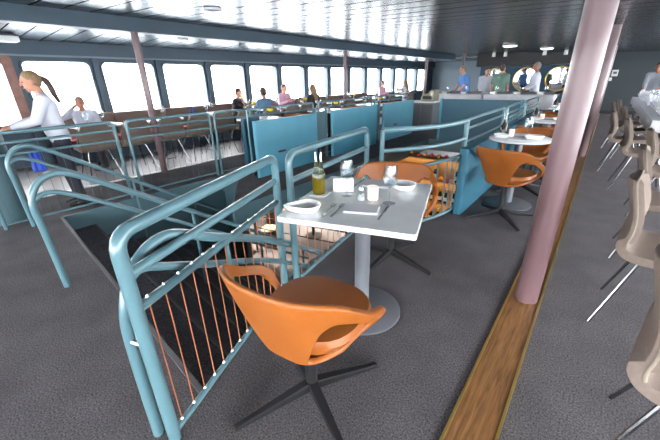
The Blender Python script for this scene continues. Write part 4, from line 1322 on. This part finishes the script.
person('man in a pink shirt seated facing the room before the seventh window', -7.32, 7.15, -PI/2, .93, .05, True, lap, shirt='shirt_pink', hair='hair_dark')
person('woman with long blond hair and black top seated with back to the room', -6.04, 7.02, PI/2, .92, .06, True, lap, shirt='shirt_black', sleeves='short', hair='hair_blond', hairstyle='long', fem=True)
person('person in a pale pink shirt by the windows above the middle blue panel', -7.32, 12.75, -PI/2, .94, .06, True, lap, shirt='shirt_pink', hair='hair_dark')
person('blond woman with a raised hand seated above the farthest blue panel', -6.04, 12.4, PI/2, .94, .06, True, {-1: (-.22, .3, 1.2), 1: (.13, .32, .89)}, shirt='shirt_white', sleeves='short', hair='hair_blond', hairstyle='long', fem=True)
person('man in a bright blue polo shirt leaning left over the buffet', -3.62, 11.75, PI-.9, .99, .25, hands={-1: (-.16, .32, .90), 1: (.2, .34, .90)}, shirt='shirt_blue', sleeves='short', trousers='trouser_blue', hair='hair_grey')
person('person in white shirt and black trousers between the blue and green shirts', -3.16, 12.1, PI+.5, .94, .18, hands={-1: (-.16, .32, .92), 1: (.16, .32, .92)}, shirt='shirt_white', hair='hair_dark')
person('man in a green polo and khaki trousers standing with his back to the camera', -2.62, 11.7, -.1, .97, .03, shirt='shirt_green', sleeves='short', trousers='khaki', hair='hair_dark')
person('man in a white shirt standing in profile before the round mirror', -1.72, 12.0, PI-1.25, .985, .05, hands={-1: (-.18, .26, 1.0), 1: (.18, .26, 1.0)}, shirt='shirt_white', trousers='trouser_black', hair='hair_grey', skin='skin2')
person('waiter in a grey shirt bending over the banquet table at the right edge', 1.0, 13.4, PI-.2, .96, .38, hands={-1: (-.14, .50, .84), 1: (.14, .50, .84)}, shirt='shirt_grey', sleeves='roll', hair='hair_dark', skin='skin2')

# host stand at far left
t = thing('host_stand', 'round teal host stand with dark counter at the left edge beside the server', 'host stand', (-4.90, .45, 0))
bm = new_bm(); lathe(bm, [(.20, .001), (.20, .90), (.18, .905)], 32); obj('body', bm, 'well', t, True)
bm = new_bm(); lathe(bm, [(.22, .905), (.23, .915), (.23, .93), (.21, .94)], 32); obj('counter', bm, 'darkwood', t, True)
t = thing('counter_shelf', 'dark wooden counter under the brown framed window by the server', 'counter', (-5.75, .45, 0))
bm = new_bm(); box(bm, -1.0, .55, -.35, .18, .90, .95); obj('top', bm, 'darkwood', t, bev=.01)
bm = new_bm(); box(bm, -.95, .45, -.3, .10, .007, .90); obj('body', bm, 'well', t)
bm = new_bm()
lathe(bm, [(0, .001), (.034, .001), (.045, .10), (.042, .10), (.032, .006), (0, .006)], 20)
tag(obj('steel_cup', bm, 'steel', smooth=True, loc=(-4.80, .55, .941)), 'steel cup on the host stand beside the server', 'cup')
# blue cloth hanging on the railing
bm = new_bm()
R = []
for i in range(9):
    yy_ = -.05+.10*i/8; dx = .012*math.sin(i*1.6)
    R.append([bm.verts.new((dx*(1-k*.1), yy_*(1-.15*math.sin(k)), -.22*k/6)) for k in range(7)])
for A, B in zip(R[:-1], R[1:]):
    for k in range(6): bm.faces.new((A[k], B[k], B[k+1], A[k+1]))
o = obj('blue_cloth', bm, 'blue_cloth', smooth=True, loc=(-4.595, .80, .735)); s = o.modifiers.new('thick', 'SOLIDIFY'); s.thickness = .008
tag(o, 'bright blue cloth hanging from the railing in front of the server', 'cloth')

# ------------------------------------------------------------------ light
w = bpy.data.worlds.new('overcast'); SC.world = w; w.use_nodes = True
bg = w.node_tree.nodes['Background']; bg.inputs[0].default_value = (.96, .98, 1, 1); bg.inputs[1].default_value = 3.0
# pale sea outside the windows
bm = new_bm(); box(bm, -150, 150, -150, 150, -6.2, -6.0)
M['sea'] = mat('pale_sea', (190, 198, 204), .3); struct('ground_sea', bm, 'sea')
vs = SC.view_settings
SC.display_settings.display_device = 'sRGB'
vs.view_transform = 'Standard'; vs.look = 'None'; vs.gamma = 1; vs.use_curve_mapping = False; vs.exposure = 3.05
